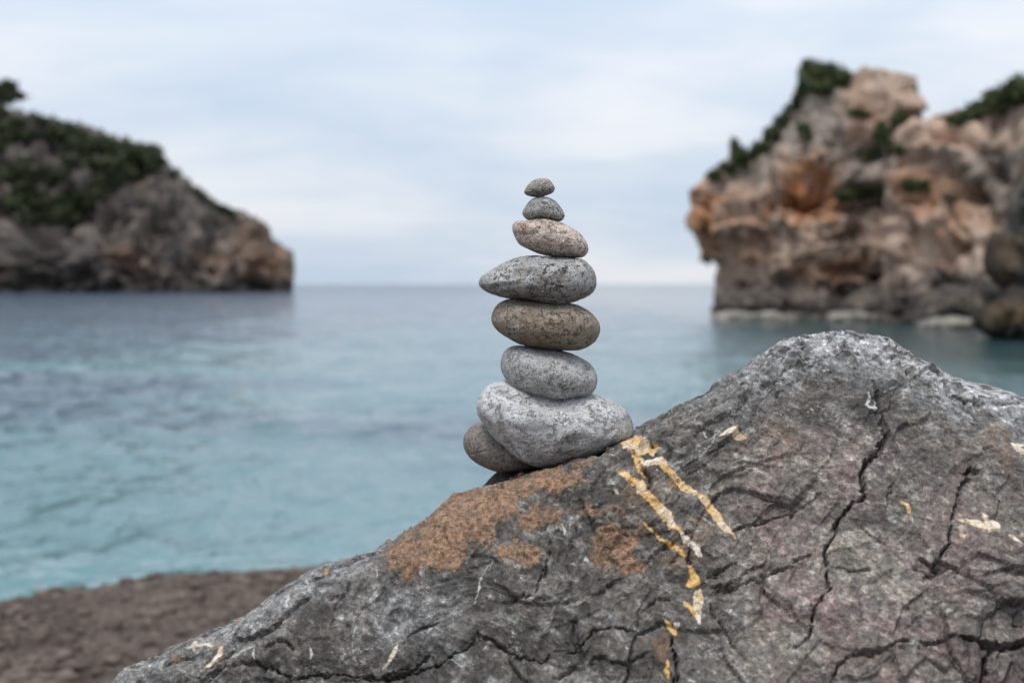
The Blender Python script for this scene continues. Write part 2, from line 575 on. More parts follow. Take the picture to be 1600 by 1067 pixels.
# ------------------------------------------------------------------ sea
def build_sea():
    ys = [2.5]
    while ys[-1] < 30000:
        yy = ys[-1]
        ys.append(yy + max(.045, yy * .0075) * (1 if yy < 150 else 8))
    ys = np.array([-400, -60, -10] + ys)
    t = np.linspace(-1, 1, 441)
    s = np.sign(t) * (np.abs(t) * .5 + .5 * np.abs(t) ** 4)
    half = np.where(ys < 3, 3 * 1.3 + 40, np.abs(ys) * 1.3 + 40)
    # lateral rows packed where the bay is
    core = np.minimum(.62, .95 * np.maximum(ys, 3) * .62 / half + .08)
    tt = np.abs(t)[None, :]
    a = np.where(tt < .82, tt / .82 * core[:, None], core[:, None] + (1 - core[:, None]) * ((tt - .82) / .18) ** 2)
    X = np.sign(t)[None, :] * a * half[:, None]
    Y = np.repeat(ys[:, None], len(t), 1)
    p = np.stack([X.ravel(), Y.ravel(), np.zeros(X.size)], 1)
    yv = np.clip(p[:, 1], 2.5, None)
    z = np.zeros(len(p), np.float32)
    wx = gn(p * np.array([.05, .05, 1]), 40) * 1.5
    for k, (lam, amp, el) in enumerate([(6.0, .030, 1.6), (3.1, .034, 1.2), (1.5, .040, 1.0), (.75, .030, .95), (.38, .0155, 1.0)]):
        fade = smooth(lam / (.0075 * 3.2), lam / (.0075 * 6), yv)
        q = p.copy()
        q[:, 0] = (p[:, 0] + .25 * p[:, 1]) / (lam * el); q[:, 1] = (p[:, 1] - .2 * p[:, 0] + wx) / lam
        n = gn(q, 50 + k)
        z += fade * amp * (1.3 * n + .6 * (1 - 2 * np.abs(gn(q * 1.1 + 7, 60 + k))))
    z *= smooth(2, 5, np.abs(p[:, 1])) * .95
    z *= .7 + .3 * smooth(6, 14, yv)
    z *= 1 - .6 * smooth(4, 12, p[:, 0]) * smooth(12, 22, yv)          # sheltered under the cliff
    z *= 1 + .6 * smooth(-1, -9, p[:, 0])
    p[:, 2] = z
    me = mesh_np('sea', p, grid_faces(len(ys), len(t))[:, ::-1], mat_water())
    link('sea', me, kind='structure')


# ------------------------------------------------------------------ beach
def crest_y(x):
    return np.interp(x, [-40, -6, -3.2, -2.6, -2.3, -2.0, -1.75, -1.2, 0, 2, 40], [1.0, 4.2, 5.6, 5.9, 6.15, 6.25, 6.4, 6.6, 7.1, 7.6, 9.5])


def beach_z(x, y, detail=True):
    c = crest_y(x)
    p = np.stack([x, y, np.zeros_like(x)], 1)
    if detail:
        c = c + gn(p * 1.1, 3) * .28 + gn(p * 3.1, 5) * .08
    d = c - y
    z = .13 + .075 * np.clip(d, 0, 12) + .05 * smooth(.9, .1, np.abs(d - .25))
    z = np.where(d < .15, .16 + (d - .15) * .9, z)
    z = np.maximum(z, -1.2)
    if detail:
        z = z + (fbm(p * 1.7, 3, seed=9) * .05 + fbm(p * 7, 3, seed=15) * .028) * smooth(-.6, .3, d)
    return z


def build_beach():
    xs = np.concatenate([np.linspace(-45, -4.2, 40), np.linspace(-4, 3, 200), np.linspace(3.2, 45, 40)])
    ys = np.concatenate([np.linspace(-40, 0, 30), np.linspace(.3, 3.4, 30), np.linspace(3.45, 9, 170), np.linspace(9.2, 16, 10)])
    X, Y = np.meshgrid(xs, ys, indexing='ij')
    x, y = X.ravel(), Y.ravel()
    z = beach_z(x, y)
    me = mesh_np('beach', np.stack([x, y, z], 1), grid_faces(len(xs), len(ys)), mat_beach())
    link('beach', me, kind='structure')
    # loose stones, too many and too small to count
    bm = bmesh.new(); bmesh.ops.create_icosphere(bm, subdivisions=2, radius=1)
    iv = np.array([v.co[:] for v in bm.verts]); fi = np.array([[v.index for v in f.verts] for f in bm.faces]); bm.free()
    n = 5200
    r = np.random.default_rng(21)
    px = r.uniform(-4.4, 1.2, n); py = crest_y(px) + .12 - r.uniform(0, 1, n) ** 1.2 * 3.2
    pz = beach_z(px, py)
    sz = .008 + .030 * r.random(n) ** 4
    V = iv[None] * (1 + .22 * r.normal(size=(n, len(iv), 1))) * (sz[:, None, None] * np.stack([r.uniform(.8, 1.5, n), r.uniform(.8, 1.4, n), r.uniform(.5, .9, n)], 1)[:, None, :])
    ang = r.uniform(0, 6.28, n); ca, sa = np.cos(ang)[:, None], np.sin(ang)[:, None]
    V = np.stack([V[..., 0] * ca - V[..., 1] * sa, V[..., 0] * sa + V[..., 1] * ca, V[..., 2]], -1)
    V += np.stack([px, py, pz + sz * .2], 1)[:, None, :]
    F = (fi[None] + (np.arange(n) * len(iv))[:, None, None]).reshape(-1, 3)
    me = mesh_np('beach_pebbles', V.reshape(-1, 3), F, mat_pebble(), {'tone': np.repeat(r.random(n), len(iv))})
    link('beach_pebbles', me, kind='stuff', label='loose brown and grey pebbles strewn over the beach', category='pebbles')


# ------------------------------------------------------------------ rocks drawn as outlines with depth
def rock_body(outline, Yc, D, nu=260, nv=90, lean=0.0, box=.55, centre=None, amp=1.0, scale=3.0, seed=1,
              dents=(), oranges=(), greys=(), grooves=(), strata=.0, back=.5):
    """closed rock: silhouette from the outline at distance Yc, bulging D metres towards the viewer"""
    o = closed_spline(outline, nu)
    W = []
    for q in o:
        w = P(q[0], q[1], Yc)
        if lean:
            for _ in range(3):
                w = P(q[0], q[1], Yc + lean * max(w[2], 0))
        W.append(w)
    W = np.array(W)
    cx = centre or (np.mean(o[:, 0]), np.mean(o[:, 1]))
    C = P(cx[0], cx[1], Yc)
    C[1] += lean * max(C[2], 0)
    psi = np.concatenate([np.linspace(-.5 * math.pi, 0, nv // 5, endpoint=False), np.linspace(0, .5 * math.pi, nv - nv // 5)])
    rho = np.maximum(np.cos(psi), 0) ** box
    # even spacing towards the pole
    V = C[None, None] + rho[None, :, None] * (W - C)[:, None, :]
    off = np.where(psi < 0, -D * back, -D) * np.abs(np.sin(psi))
    V[:, :, 1] += off[None, :]
    nrm = grid_normals(V, True)
    cen = V.reshape(-1, 3).mean(0)
    if ((V - cen) * nrm).sum() < 0:
        nrm = -nrm; flip = True
    else:
        flip = False
    p = V.reshape(-1, 3); n = nrm.reshape(-1, 3)
    px, py = to_px(p)
    q = p / scale + seed * 3.7
    warp = np.stack([gn(q * 1.3, seed), gn(q * 1.3 + 5, seed + 1), gn(q * 1.3 + 9, seed + 2)], 1) * .16
    f_a, e_a = facets((q + warp) * np.array([1, 1, 1.25]), seed)
    f_b, e_b = facets((q + warp * .6) * 2.6, seed + 5)
    d = amp * (.66 * f_a + .40 * f_b - .20 * smooth(.14, 0, e_a) - .10 * smooth(.12, 0, e_b)
               + .22 * fbm(q * .8, 3, seed=seed + 9) + .20 * fbm(q * 3.5, 4, seed=seed + 13, gain=.65))
    if strata:
        d += strata * fbm(q * np.array([.5, .5, 3.2]), 3, seed=seed + 17)
    w1 = fbm(q * .9, 3, seed=seed + 25)
    bed = steps(q[:, 2] * 2.3 + q[:, 0] * .35 + w1 * .7, .08)
    jnt = steps(q[:, 0] * 1.5 + q[:, 1] * .6 - q[:, 2] * .3 + fbm(q * 1.1 + 4, 3, seed=seed + 28) * .7, .08)
    d += amp * (.75 * (bed - .4) * smooth(-.25, .15, gn(q * .7, seed + 31)) + .70 * (jnt - .4) * smooth(-.2, .2, gn(q * .6 + 5, seed + 33)))
    front = n[:, 1] < .3
    wob = fbm(q * 1.6, 3, seed=seed + 21, gain=.7) * .8
    for (x, y, rx, ry, dep) in dents:
        rr = np.hypot((px - x) / rx, (py - y) / ry) + wob
        d -= np.where(front, dep * smooth(1.15, .45, rr), 0)
    for (x0, x1, y0, y1, dep, period) in grooves:
        mk = smooth(0, 12, px - x0) * smooth(0, 12, x1 - px) * smooth(0, 12, py - y0) * smooth(0, 12, y1 - py)
        d -= mk * dep * (.5 + .5 * np.sin((px + wob * 25) * 6.283 / period))
    # keep the outline
    rim = np.abs(np.sin(np.repeat(psi[None], len(o), 0).ravel()))
    d *= .20 + .80 * smooth(.0, .5, rim)
    out = p + n * d[:, None]

    def blobs(lst):
        m = np.zeros(len(p), np.float32)
        for (x, y, rx, ry, a) in lst:
            rr = np.hypot((px - x) / rx, (py - y) / ry) + wob * .9
            m = np.maximum(m, a * smooth(1.2, .55, rr))
        return m
    F = grid_faces(len(o), len(psi), True)
    if not flip:
        F = F[:, ::-1]
    F = F[:, ::-1]
    return out, F, {'orange': blobs(oranges), 'greyed': blobs(greys)}, W


def build_cliffs():
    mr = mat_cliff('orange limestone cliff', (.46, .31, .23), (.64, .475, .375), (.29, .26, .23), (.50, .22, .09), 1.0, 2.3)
    A = [(1112, 560), (1118, 500), (1116, 470), (1119, 440), (1121, 396), (1106, 384), (1090, 370), (1077, 347), (1083, 325),
         (1081, 305), (1095, 290), (1112, 270), (1130, 262), (1160, 250), (1185, 236), (1210, 202), (1235, 172), (1250, 152),
         (1265, 140), (1300, 134), (1330, 121), (1352, 117), (1384, 127), (1397, 150), (1400, 178), (1420, 195), (1450, 240), (1480, 330),
         (1500, 420), (1520, 560)]
    v, f, at, _ = rock_body(A, 66, 6.5, 420, 190, .12, .6, (1300, 350), 1.5, 3.4, 3,
                            dents=[(1255, 300, 52, 46, 1.4), (1146, 440, 30, 36, 1.5), (1370, 300, 80, 16, 1.3), (1250, 445, 60, 22, 1.4),
                                   (1405, 440, 34, 16, 2.0), (1330, 205, 30, 16, .9), (1350, 240, 50, 26, 1.1), (1330, 425, 70, 14, .8)],
                            oranges=[(1258, 300, 70, 60, 1.0), (1095, 345, 40, 60, .9), (1310, 420, 80, 26, .75), (1420, 300, 40, 40, .6), (1150, 380, 70, 60, .45), (1420, 420, 40, 60, .5), (1360, 170, 40, 50, .25)],
                            greys=[(1240, 210, 120, 80, 1), (1180, 260, 90, 40, .8), (1340, 250, 90, 60, .8), (1200, 450, 110, 40, .7), (1400, 450, 90, 60, .5), (1350, 130, 60, 30, .5)],
                            grooves=[(1195, 1300, 255, 345, .45, 17)])
    SURF.append((*to_px(v), v[:, 1]))
    link('sea_cliff', mesh_np('sea_cliff', v, f, mr, at), kind='structure', label='orange limestone cliff with an overhanging nose right of the stacked stones')
    B = [(1390, 570), (1385, 420), (1390, 300), (1402, 215), (1420, 197), (1440, 196), (1463, 184), (1478, 184), (1500, 192), (1530, 180),
         (1560, 168), (1600, 152), (1700, 115), (1850, 100), (2100, 80), (2500, 110), (2900, 180), (3000, 580), (2400, 580), (1900, 575)]
    v, f, at, _ = rock_body(B, 57, 7.5, 620, 150, .18, .6, (1620, 350), 1.5, 3.2, 11,
                            dents=[(1515, 300, 22, 20, 1.4), (1500, 385, 22, 14, 1.4), (1560, 250, 40, 30, 1.0), (1470, 445, 40, 20, 1.6), (1440, 260, 30, 20, .8)],
                            oranges=[(1440, 300, 40, 50, .6), (1480, 210, 60, 20, .35), (1480, 340, 60, 80, .4)],
                            greys=[(1560, 270, 70, 60, .9), (1560, 420, 60, 90, .9), (1470, 450, 70, 50, .7), (1600, 180, 100, 40, .5)])
    SURF.append((*to_px(v), v[:, 1]))
    link('sea_cliff', mesh_np('sea_cliff', v, f, mr, at), kind='structure', label='paler cliff shoulder sloping up to the right edge')
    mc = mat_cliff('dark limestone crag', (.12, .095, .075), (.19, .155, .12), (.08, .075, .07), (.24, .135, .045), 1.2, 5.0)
    Cc = [(1545, 570), (1548, 500), (1562, 455), (1552, 400), (1572, 345), (1590, 270), (1612, 215), (1700, 180), (1850, 170), (2200, 160), (2700, 200), (3300, 260), (3400, 620), (2600, 620), (1900, 600)]
    v, f, at, _ = rock_body(Cc, 41, 5.0, 480, 110, .1, .6, (1700, 400), 1.0, 2.2, 19,
                            dents=[(1575, 400, 26, 40, 1.0)], oranges=[(1590, 440, 40, 60, .8), (1595, 250, 30, 40, .4)], greys=[(1590, 340, 60, 60, .9)])
    SURF.append((*to_px(v), v[:, 1]))
    link('sea_cliff', mesh_np('sea_cliff', v, f, mc, at), kind='structure', label='dark near crag cut off by the right edge')
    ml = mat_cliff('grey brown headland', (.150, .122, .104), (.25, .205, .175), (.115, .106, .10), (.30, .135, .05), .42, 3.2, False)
    L = [(-620, 500), (-640, 200), (-560, 60), (-300, 100), (-100, 160), (0, 184), (60, 186), (110, 202), (160, 217), (205, 227), (248, 243),
         (270, 264), (300, 288), (330, 311), (352, 326), (380, 333), (404, 345), (418, 368), (440, 385), (457, 402), (459, 430), (457, 462), (456, 500), (200, 510), (-200, 510)]
    v, f, at, _ = rock_body(L, 244, 15, 620, 170, .45, .62, (150, 400), 5.0, 9.0, 29,
                            dents=[(265, 325, 24, 14, 8), (252, 352, 32, 22, 8), (215, 430, 40, 22, 7), (330, 395, 14, 46, 6), (300, 420, 24, 22, 6), (372, 390, 10, 40, 4), (120, 430, 30, 18, 4), (60, 440, 36, 14, 4), (400, 440, 40, 12, 3), (345, 350, 20, 30, 2.5), (180, 345, 30, 20, 3)],
                            oranges=[(415, 412, 40, 26, .6), (445, 425, 16, 20, .6), (385, 385, 24, 30, .3), (200, 400, 40, 20, .35), (340, 400, 40, 30, .3)],
                            greys=[(80, 400, 130, 60, .6), (290, 310, 70, 60, .7), (60, 230, 200, 60, .8)])
    SURF.append((*to_px(v), v[:, 1]))
    hl = link('headland', mesh_np('headland', v, f, ml, at), kind='structure', label='grey brown rocky headland across the water on the left')
    # rocks at the water's edge
    ms = mat_cliff('sea worn rock', (.13, .105, .085), (.20, .165, .135), (.09, .08, .075), (.2, .12, .06), 1.6, .9)
    specs = [([(1119, 505), (1124, 474), (1150, 458), (1185, 453), (1215, 462), (1228, 484), (1230, 505)], 61.5, 2.2, 'low rounded rock under the overhanging cliff nose'),
             ([(1224, 506), (1234, 478), (1258, 466), (1290, 470), (1303, 488), (1306, 506)], 60.5, 1.8, 'small dark rock between two larger ones at the cliff foot'),
             ([(1302, 508), (1312, 478), (1335, 458), (1368, 448), (1400, 458), (1418, 484), (1424, 508)], 58, 2.4, 'broad dark boulder at the middle of the cliff foot'),
             ([(1430, 516), (1440, 470), (1470, 452), (1510, 455), (1530, 480), (1534, 516)], 51, 2.0, 'grey rock at the cliff foot just above the peak of the boulder'),
             ]
    for k, (ol, Y, D, lb) in enumerate(specs):
        v, f, at, _ = rock_body(ol, Y, D, 140, 50, 0, .7, None, .45, 1.3, 41 + 3 * k, greys=[(ol[3][0], ol[3][1], 60, 14, .8)])
        link('sea_rock', mesh_np('sea_rock', v, f, ms, at), label=lb, category='rock', group='rocks at the foot of the cliff')
    mp, g, b = material('pale wave-cut ledge')
    geo = g.coord('Object')
    g.put(b.inputs['Base Color'], g.mix(g.ss(g.noise(geo, 2.5, 5, .6), .35, .65), (.15, .135, .115), (.34, .31, .27)))
    slabs = [([(1117, 499), (1121, 489), (1150, 487), (1175, 490), (1200, 487), (1218, 491), (1224, 499)], 59.5, 1.2, 'pale flat ledge under the cliff nose, at the waterline'),
             ([(1300, 501), (1306, 490), (1350, 489), (1392, 491), (1398, 501)], 56.5, 1.1, 'pale flat ledge at the waterline left of the boulder peak'),
             ([(1440, 514), (1444, 500), (1480, 497), (1515, 500), (1524, 507), (1518, 515)], 46.5, 1.6, 'pale flat slab on the water right of the boulder peak')]
    for k, (ol, Y, D, lb) in enumerate(slabs):
        v, f, at, _ = rock_body(ol, Y, D, 120, 40, 0, .45, None, .16, .8, 61 + 3 * k)
        link('rock_ledge', mesh_np('rock_ledge', v, f, mp, at), label=lb, category='rock')
    mo = mat_cliff('black wet rock', (.045, .036, .028), (.08, .06, .042), (.04, .038, .036), (.12, .075, .03), 1.6, .7, False)
    ol = [(1519, 500), (1528, 484), (1560, 470), (1620, 462), (1700, 470), (1720, 560), (1600, 556), (1572, 548), (1552, 532), (1530, 516)]
    v, f, at, _ = rock_body(ol, 37, 1.8, 180, 60, 0, .65, None, .5, 1.3, 71, oranges=[(1580, 490, 40, 20, .6)])
    link('sea_rock', mesh_np('sea_rock', v, f, mo, at), label='dark undercut rock over the water at the right edge', category='rock', group='rocks at the foot of the cliff')


# ------------------------------------------------------------------ shrubs and the pine
def leaf_cloud(blobs, n, size, seed, flat=.0):
    """leaf-sized faces spread through lobes; blobs = (centre xyz, radii xyz)"""
    r = np.random.default_rng(seed)
    vol = np.array([np.prod(b[1]) ** (2 / 3) for b in blobs]); vol /= vol.sum()
    which = r.choice(len(blobs), n, p=vol)
    C = np.array([b[0] for b in blobs])[which]; R = np.array([b[1] for b in blobs])[which]
    d = r.normal(size=(n, 3)); d /= np.linalg.norm(d, axis=1, keepdims=True)
    rad = r.random(n) ** .33
    # sub-clumps give gaps and an uneven outline
    key = (gn(C * 1.7 + d * 2.3, seed % 50))
    rad = rad * (.86 + .55 * key) * np.where(r.random(n) < .12, r.uniform(1.0, 1.45, n), 1)
    ctr = C + d * R * rad[:, None]
    t = r.normal(size=(n, 3)); t /= np.linalg.norm(t, axis=1, keepdims=True)
    u = np.cross(t, d + .2 * r.normal(size=(n, 3))); u /= np.linalg.norm(u, axis=1, keepdims=True) + 1e-9
    w = np.cross(u, t)
    s = size * r.uniform(.6, 1.4, n)[:, None]
    q = np.stack([ctr - u * s * .5, ctr + t * s * .6 , ctr + u * s * .5, ctr - t * s * .6], 1)
    F = np.arange(n * 4).reshape(n, 4)
    tone = np.clip(.45 + .28 * r.normal(size=n) + .45 * key, 0, 1)
    return q.reshape(-1, 3), F, np.repeat(tone, 4)


def tube(pts, r0, r1, k=7):
    pts = np.asarray(pts, float); n = len(pts)
    V = []
    for i, p in enumerate(pts):
        t = pts[min(i + 1, n - 1)] - pts[max(i - 1, 0)]; t /= np.linalg.norm(t)
        a = np.cross(t, [0.3, 1, .1]); a /= np.linalg.norm(a); b = np.cross(t, a)
        r = r0 + (r1 - r0) * i / (n - 1)
        for j in range(k):
            th = 6.2832 * j / k
            V.append(p + r * (a * math.cos(th) + b * math.sin(th)))
    F = []
    for i in range(n - 1):
        for j in range(k):
            F.append([i * k + j, i * k + (j + 1) % k, (i + 1) * k + (j + 1) % k, (i + 1) * k + j])
    return np.array(V), np.array(F)


SURF = []


def seat(px, py, r=5.0):
    """distance of the nearest cliff surface met at that photo position"""
    best = None
    for v in SURF:
        m = np.hypot(v[0] - px, v[1] - py) < r
        if m.any():
            y = v[2][m].min()
            best = y if best is None else min(best, y)
    return best


def build_plants():
    bark = mat_bark()
    leafR = mat_leaf('evergreen shrub leaves', (.012, .020, .008), (.085, .105, .036))
    leafL = mat_leaf('headland scrub leaves', (.011, .018, .009), (.070, .085, .036))

    def shrub(name, label, cat, Y, lobes, n, size, seed, mat, stem=None, group=None):
        """lobes: (px, py, rx, ry) at distance Y (or with their own Y as a fifth number)"""
        bl = []
        for lb in lobes:
            yy = lb[4] if len(lb) > 4 else (seat(lb[0], lb[1] + lb[3] * .6) or Y)
            c = P(lb[0], lb[1], yy); k = yy / FPX
            bl.append((c, (lb[2] * k, .8 * (lb[2] + lb[3]) * .5 * k, lb[3] * k)))
        low = min(bl, key=lambda b: b[0][2])
        base = np.array([np.mean([b[0][0] for b in bl]), np.mean([b[0][1] for b in bl]), low[0][2] - low[1][2]])
        o = link(name, None, label=label, category=cat)
        if group:
            o['group'] = group
        o.location = base
        v, f, tn = leaf_cloud(bl, n, size, seed)
        link('crown', mesh_np('crown', v - base, f, mat, {'tone': tn}, False), o)
        Vs, Fs, off = [], [], 0
        for b in bl:
            k = b[1][2]
            root = base + np.array([(b[0][0] - base[0]) * .35, 0, -.25 * k])
            mid = root * .5 + b[0] * .5 + np.array([.12 * k, 0, 0])
            v, f = tube([root, mid, b[0]], .10 * k, .03 * k)
            Vs.append(v); Fs.append(f + off); off += len(v)
        link('trunk', mesh_np('trunk', np.concatenate(Vs) - base, np.concatenate(Fs), bark), o)
        return o

    shrub('shrub', 'wind-shaped green bush crowning the orange cliff', 'shrub', 67.5,
          [(1268, 112, 20, 19), (1292, 118, 26, 20), (1316, 124, 20, 15), (1257, 132, 12, 20), (1284, 138, 24, 14), (1260, 102, 10, 9)], 7200, .17, 1, leafR)
    shrub('shrub', 'small dark upright bush on the left slope of the orange cliff', 'shrub', 66.5,
          [(1148, 228, 9, 13), (1157, 238, 10, 12), (1150, 248, 12, 12)], 1500, .15, 2, leafR)
    shrub('shrub', 'low green bush on the ledge above the overhanging nose', 'shrub', 64.5,
          [(1118, 274, 15, 10), (1138, 262, 17, 10), (1160, 252, 14, 9)], 2400, .14, 3, leafR)
    shrub('shrub', 'green scrub strip up the left slope of the orange cliff', 'shrub', 66.5,
          [(1190, 230, 18, 11), (1206, 210, 16, 13), (1176, 242, 15, 9), (1222, 190, 14, 12), (1236, 172, 11, 12), (1246, 156, 9, 12)], 4200, .15, 4, leafR)
    shrub('shrub', 'dark triangular bush in the middle of the orange cliff', 'shrub', 60.3,
          [(1378, 210, 15, 19), (1388, 230, 28, 14), (1358, 240, 18, 10), (1408, 234, 14, 9)], 4200, .15, 5, leafR)
    shrub('shrub', 'long dark bush lying along the ledge below the triangular bush', 'shrub', 59.4,
          [(1320, 304, 20, 12), (1345, 305, 22, 12), (1370, 300, 20, 12), (1392, 296, 14, 9)], 4200, .15, 6, leafR)
    shrub('shrub', 'short bush at the right end of the cliff ledge', 'shrub', 59.0,
          [(1422, 290, 16, 11), (1440, 290, 13, 9)], 1500, .15, 7, leafR)
    shrub('shrub', 'tiny dark bush behind the top of the orange cliff', 'shrub', 68, [(1408, 184, 13, 9), (1400, 190, 10, 8)], 900, .14, 8, leafR)
    shrub('shrub', 'green hillside thicket at the upper right corner', 'shrub', 58.5,
          [(1500, 186, 22, 11), (1530, 174, 26, 17), (1560, 158, 28, 22), (1592, 144, 28, 26), (1625, 134, 30, 26), (1670, 120, 34, 26)], 10500, .17, 9, leafR)
    shrub('shrub', 'small bush under the crown of the orange cliff', 'shrub', 61.5, [(1338, 176, 16, 7), (1352, 180, 10, 6)], 900, .13, 10, leafR)
    shrub('shrub', 'faint green tuft on the bare upper face of the orange cliff', 'shrub', 61.8, [(1256, 200, 12, 9), (1262, 210, 9, 6)], 800, .13, 11, leafR)
    # left headland
    o = shrub('pine_tree', 'pine on the skyline at the upper left corner', 'tree', 262,
              [(-12, 142, 26, 14), (12, 134, 17, 11), (26, 150, 17, 8), (8, 156, 18, 8), (-20, 160, 20, 16), (0, 174, 13, 12)], 4200, .62, 21, leafL)
    shrub('shrub', 'rounded green bush at the seaward end of the headland scrub', 'shrub', 243,
          [(195, 240, 28, 17), (225, 242, 26, 16), (245, 250, 14, 11), (170, 236, 22, 14)], 4200, .62, 22, leafL)
    shrub('shrub', 'small bush on the headland crest above the water', 'shrub', 246, [(350, 327, 11, 7), (362, 333, 8, 6)], 700, .5, 23, leafL)
    shrub('shrub', 'dark bush on the lower left rocks of the headland', 'shrub', 231, [(95, 335, 24, 17), (115, 342, 16, 13), (75, 338, 16, 12)], 2300, .6, 24, leafL)
    shrub('shrub', 'dark hollow bush in the middle of the headland slope', 'shrub', 232, [(150, 290, 26, 20), (180, 285, 22, 18), (135, 305, 14, 10)], 3000, .6, 25, leafL)
    # the scrub that reads as one mass
    r = np.random.default_rng(5)
    bl = []
    top = lambda x: np.interp(x, [-600, -300, -100, 0, 60, 110, 160, 205, 255], [75, 105, 162, 186, 186, 202, 216, 228, 246])
    top = lambda x: np.interp(x, [-600, -300, -100, 0, 60, 110, 160, 205, 250, 270, 300, 330, 352], [75, 105, 162, 186, 186, 202, 216, 228, 245, 266, 289, 312, 328])
    bot = lambda x: np.interp(x, [-600, -100, 20, 100, 150, 200, 255], [360, 355, 350, 335, 320, 275, 258])
    bot = lambda x: np.interp(x, [-600, -100, 20, 100, 150, 200, 250, 270, 352], [360, 355, 350, 335, 320, 280, 262, 280, 338])
    for k in range(470):
        x = r.uniform(-420, 250); t = r.random() ** 1.1
        if k >= 440:
            x = r.uniform(250, 345); t = r.random() * .5
        y0, y1 = top(x), bot(x)
        y = y0 + t * (y1 - y0)
        if gn(np.array([[x / 60., y / 38., 2.]]), 3)[0] < -.12:
            continue
        yy = seat(x, y + 4, 6.0) or 255 - 26 * t ** .7
        s = r.uniform(6, 19) * (1 if k < 440 else .4)
        k1 = yy / FPX
        bl.append((P(x, y, yy), (s * 1.3 * k1, s * k1, s * .8 * k1)))
    v, f, tn = leaf_cloud(bl, 60000, .62, 77)
    link('hillside_scrub', mesh_np('hillside_scrub', v, f, leafL, {'tone': tn}, False), kind='stuff',
         label='dense dark green scrub covering the upper slope of the headland', category='scrub')


# ------------------------------------------------------------------ the boulder
RIDGE = [(-420, 1560, 1.16), (-250, 1420, 1.22), (-100, 1290, 1.27), (60, 1165, 1.31), (180, 1066, 1.33), (250, 1022, 1.34), (330, 985, 1.35), (400, 951, 1.36),
         (440, 925, 1.365), (490, 892, 1.37), (560, 868, 1.38), (610, 846, 1.385), (680, 803, 1.39), (740, 771, 1.395), (800, 750, 1.40),
         (860, 727, 1.40), (920, 704, 1.40), (985, 680, 1.41), (1040, 652, 1.42), (1100, 624, 1.43), (1160, 587, 1.44), (1210, 550, 1.45),
         (1250, 531, 1.45), (1290, 524, 1.45), (1335, 528, 1.45), (1385, 527, 1.45), (1420, 549, 1.45), (1460, 576, 1.44), (1500, 591, 1.44),
         (1560, 606, 1.43), (1610, 629, 1.42), (1700, 690, 1.40), (1850, 830, 1.36), (2050, 1080, 1.28), (2250, 1400, 1.18), (2400, 1620, 1.10)]


def z3(pts, s=2.284, ox=560, oy=600):
    return [(p[0] / s + ox, p[1] / s + oy, (p[2] if len(p) > 2 else 6) / s) for p in pts]


def z4(pts):
    return z3(pts, 1.882, 1000, 500)


def z5(pts):
    return z3(pts, 2.5, 0, 780)


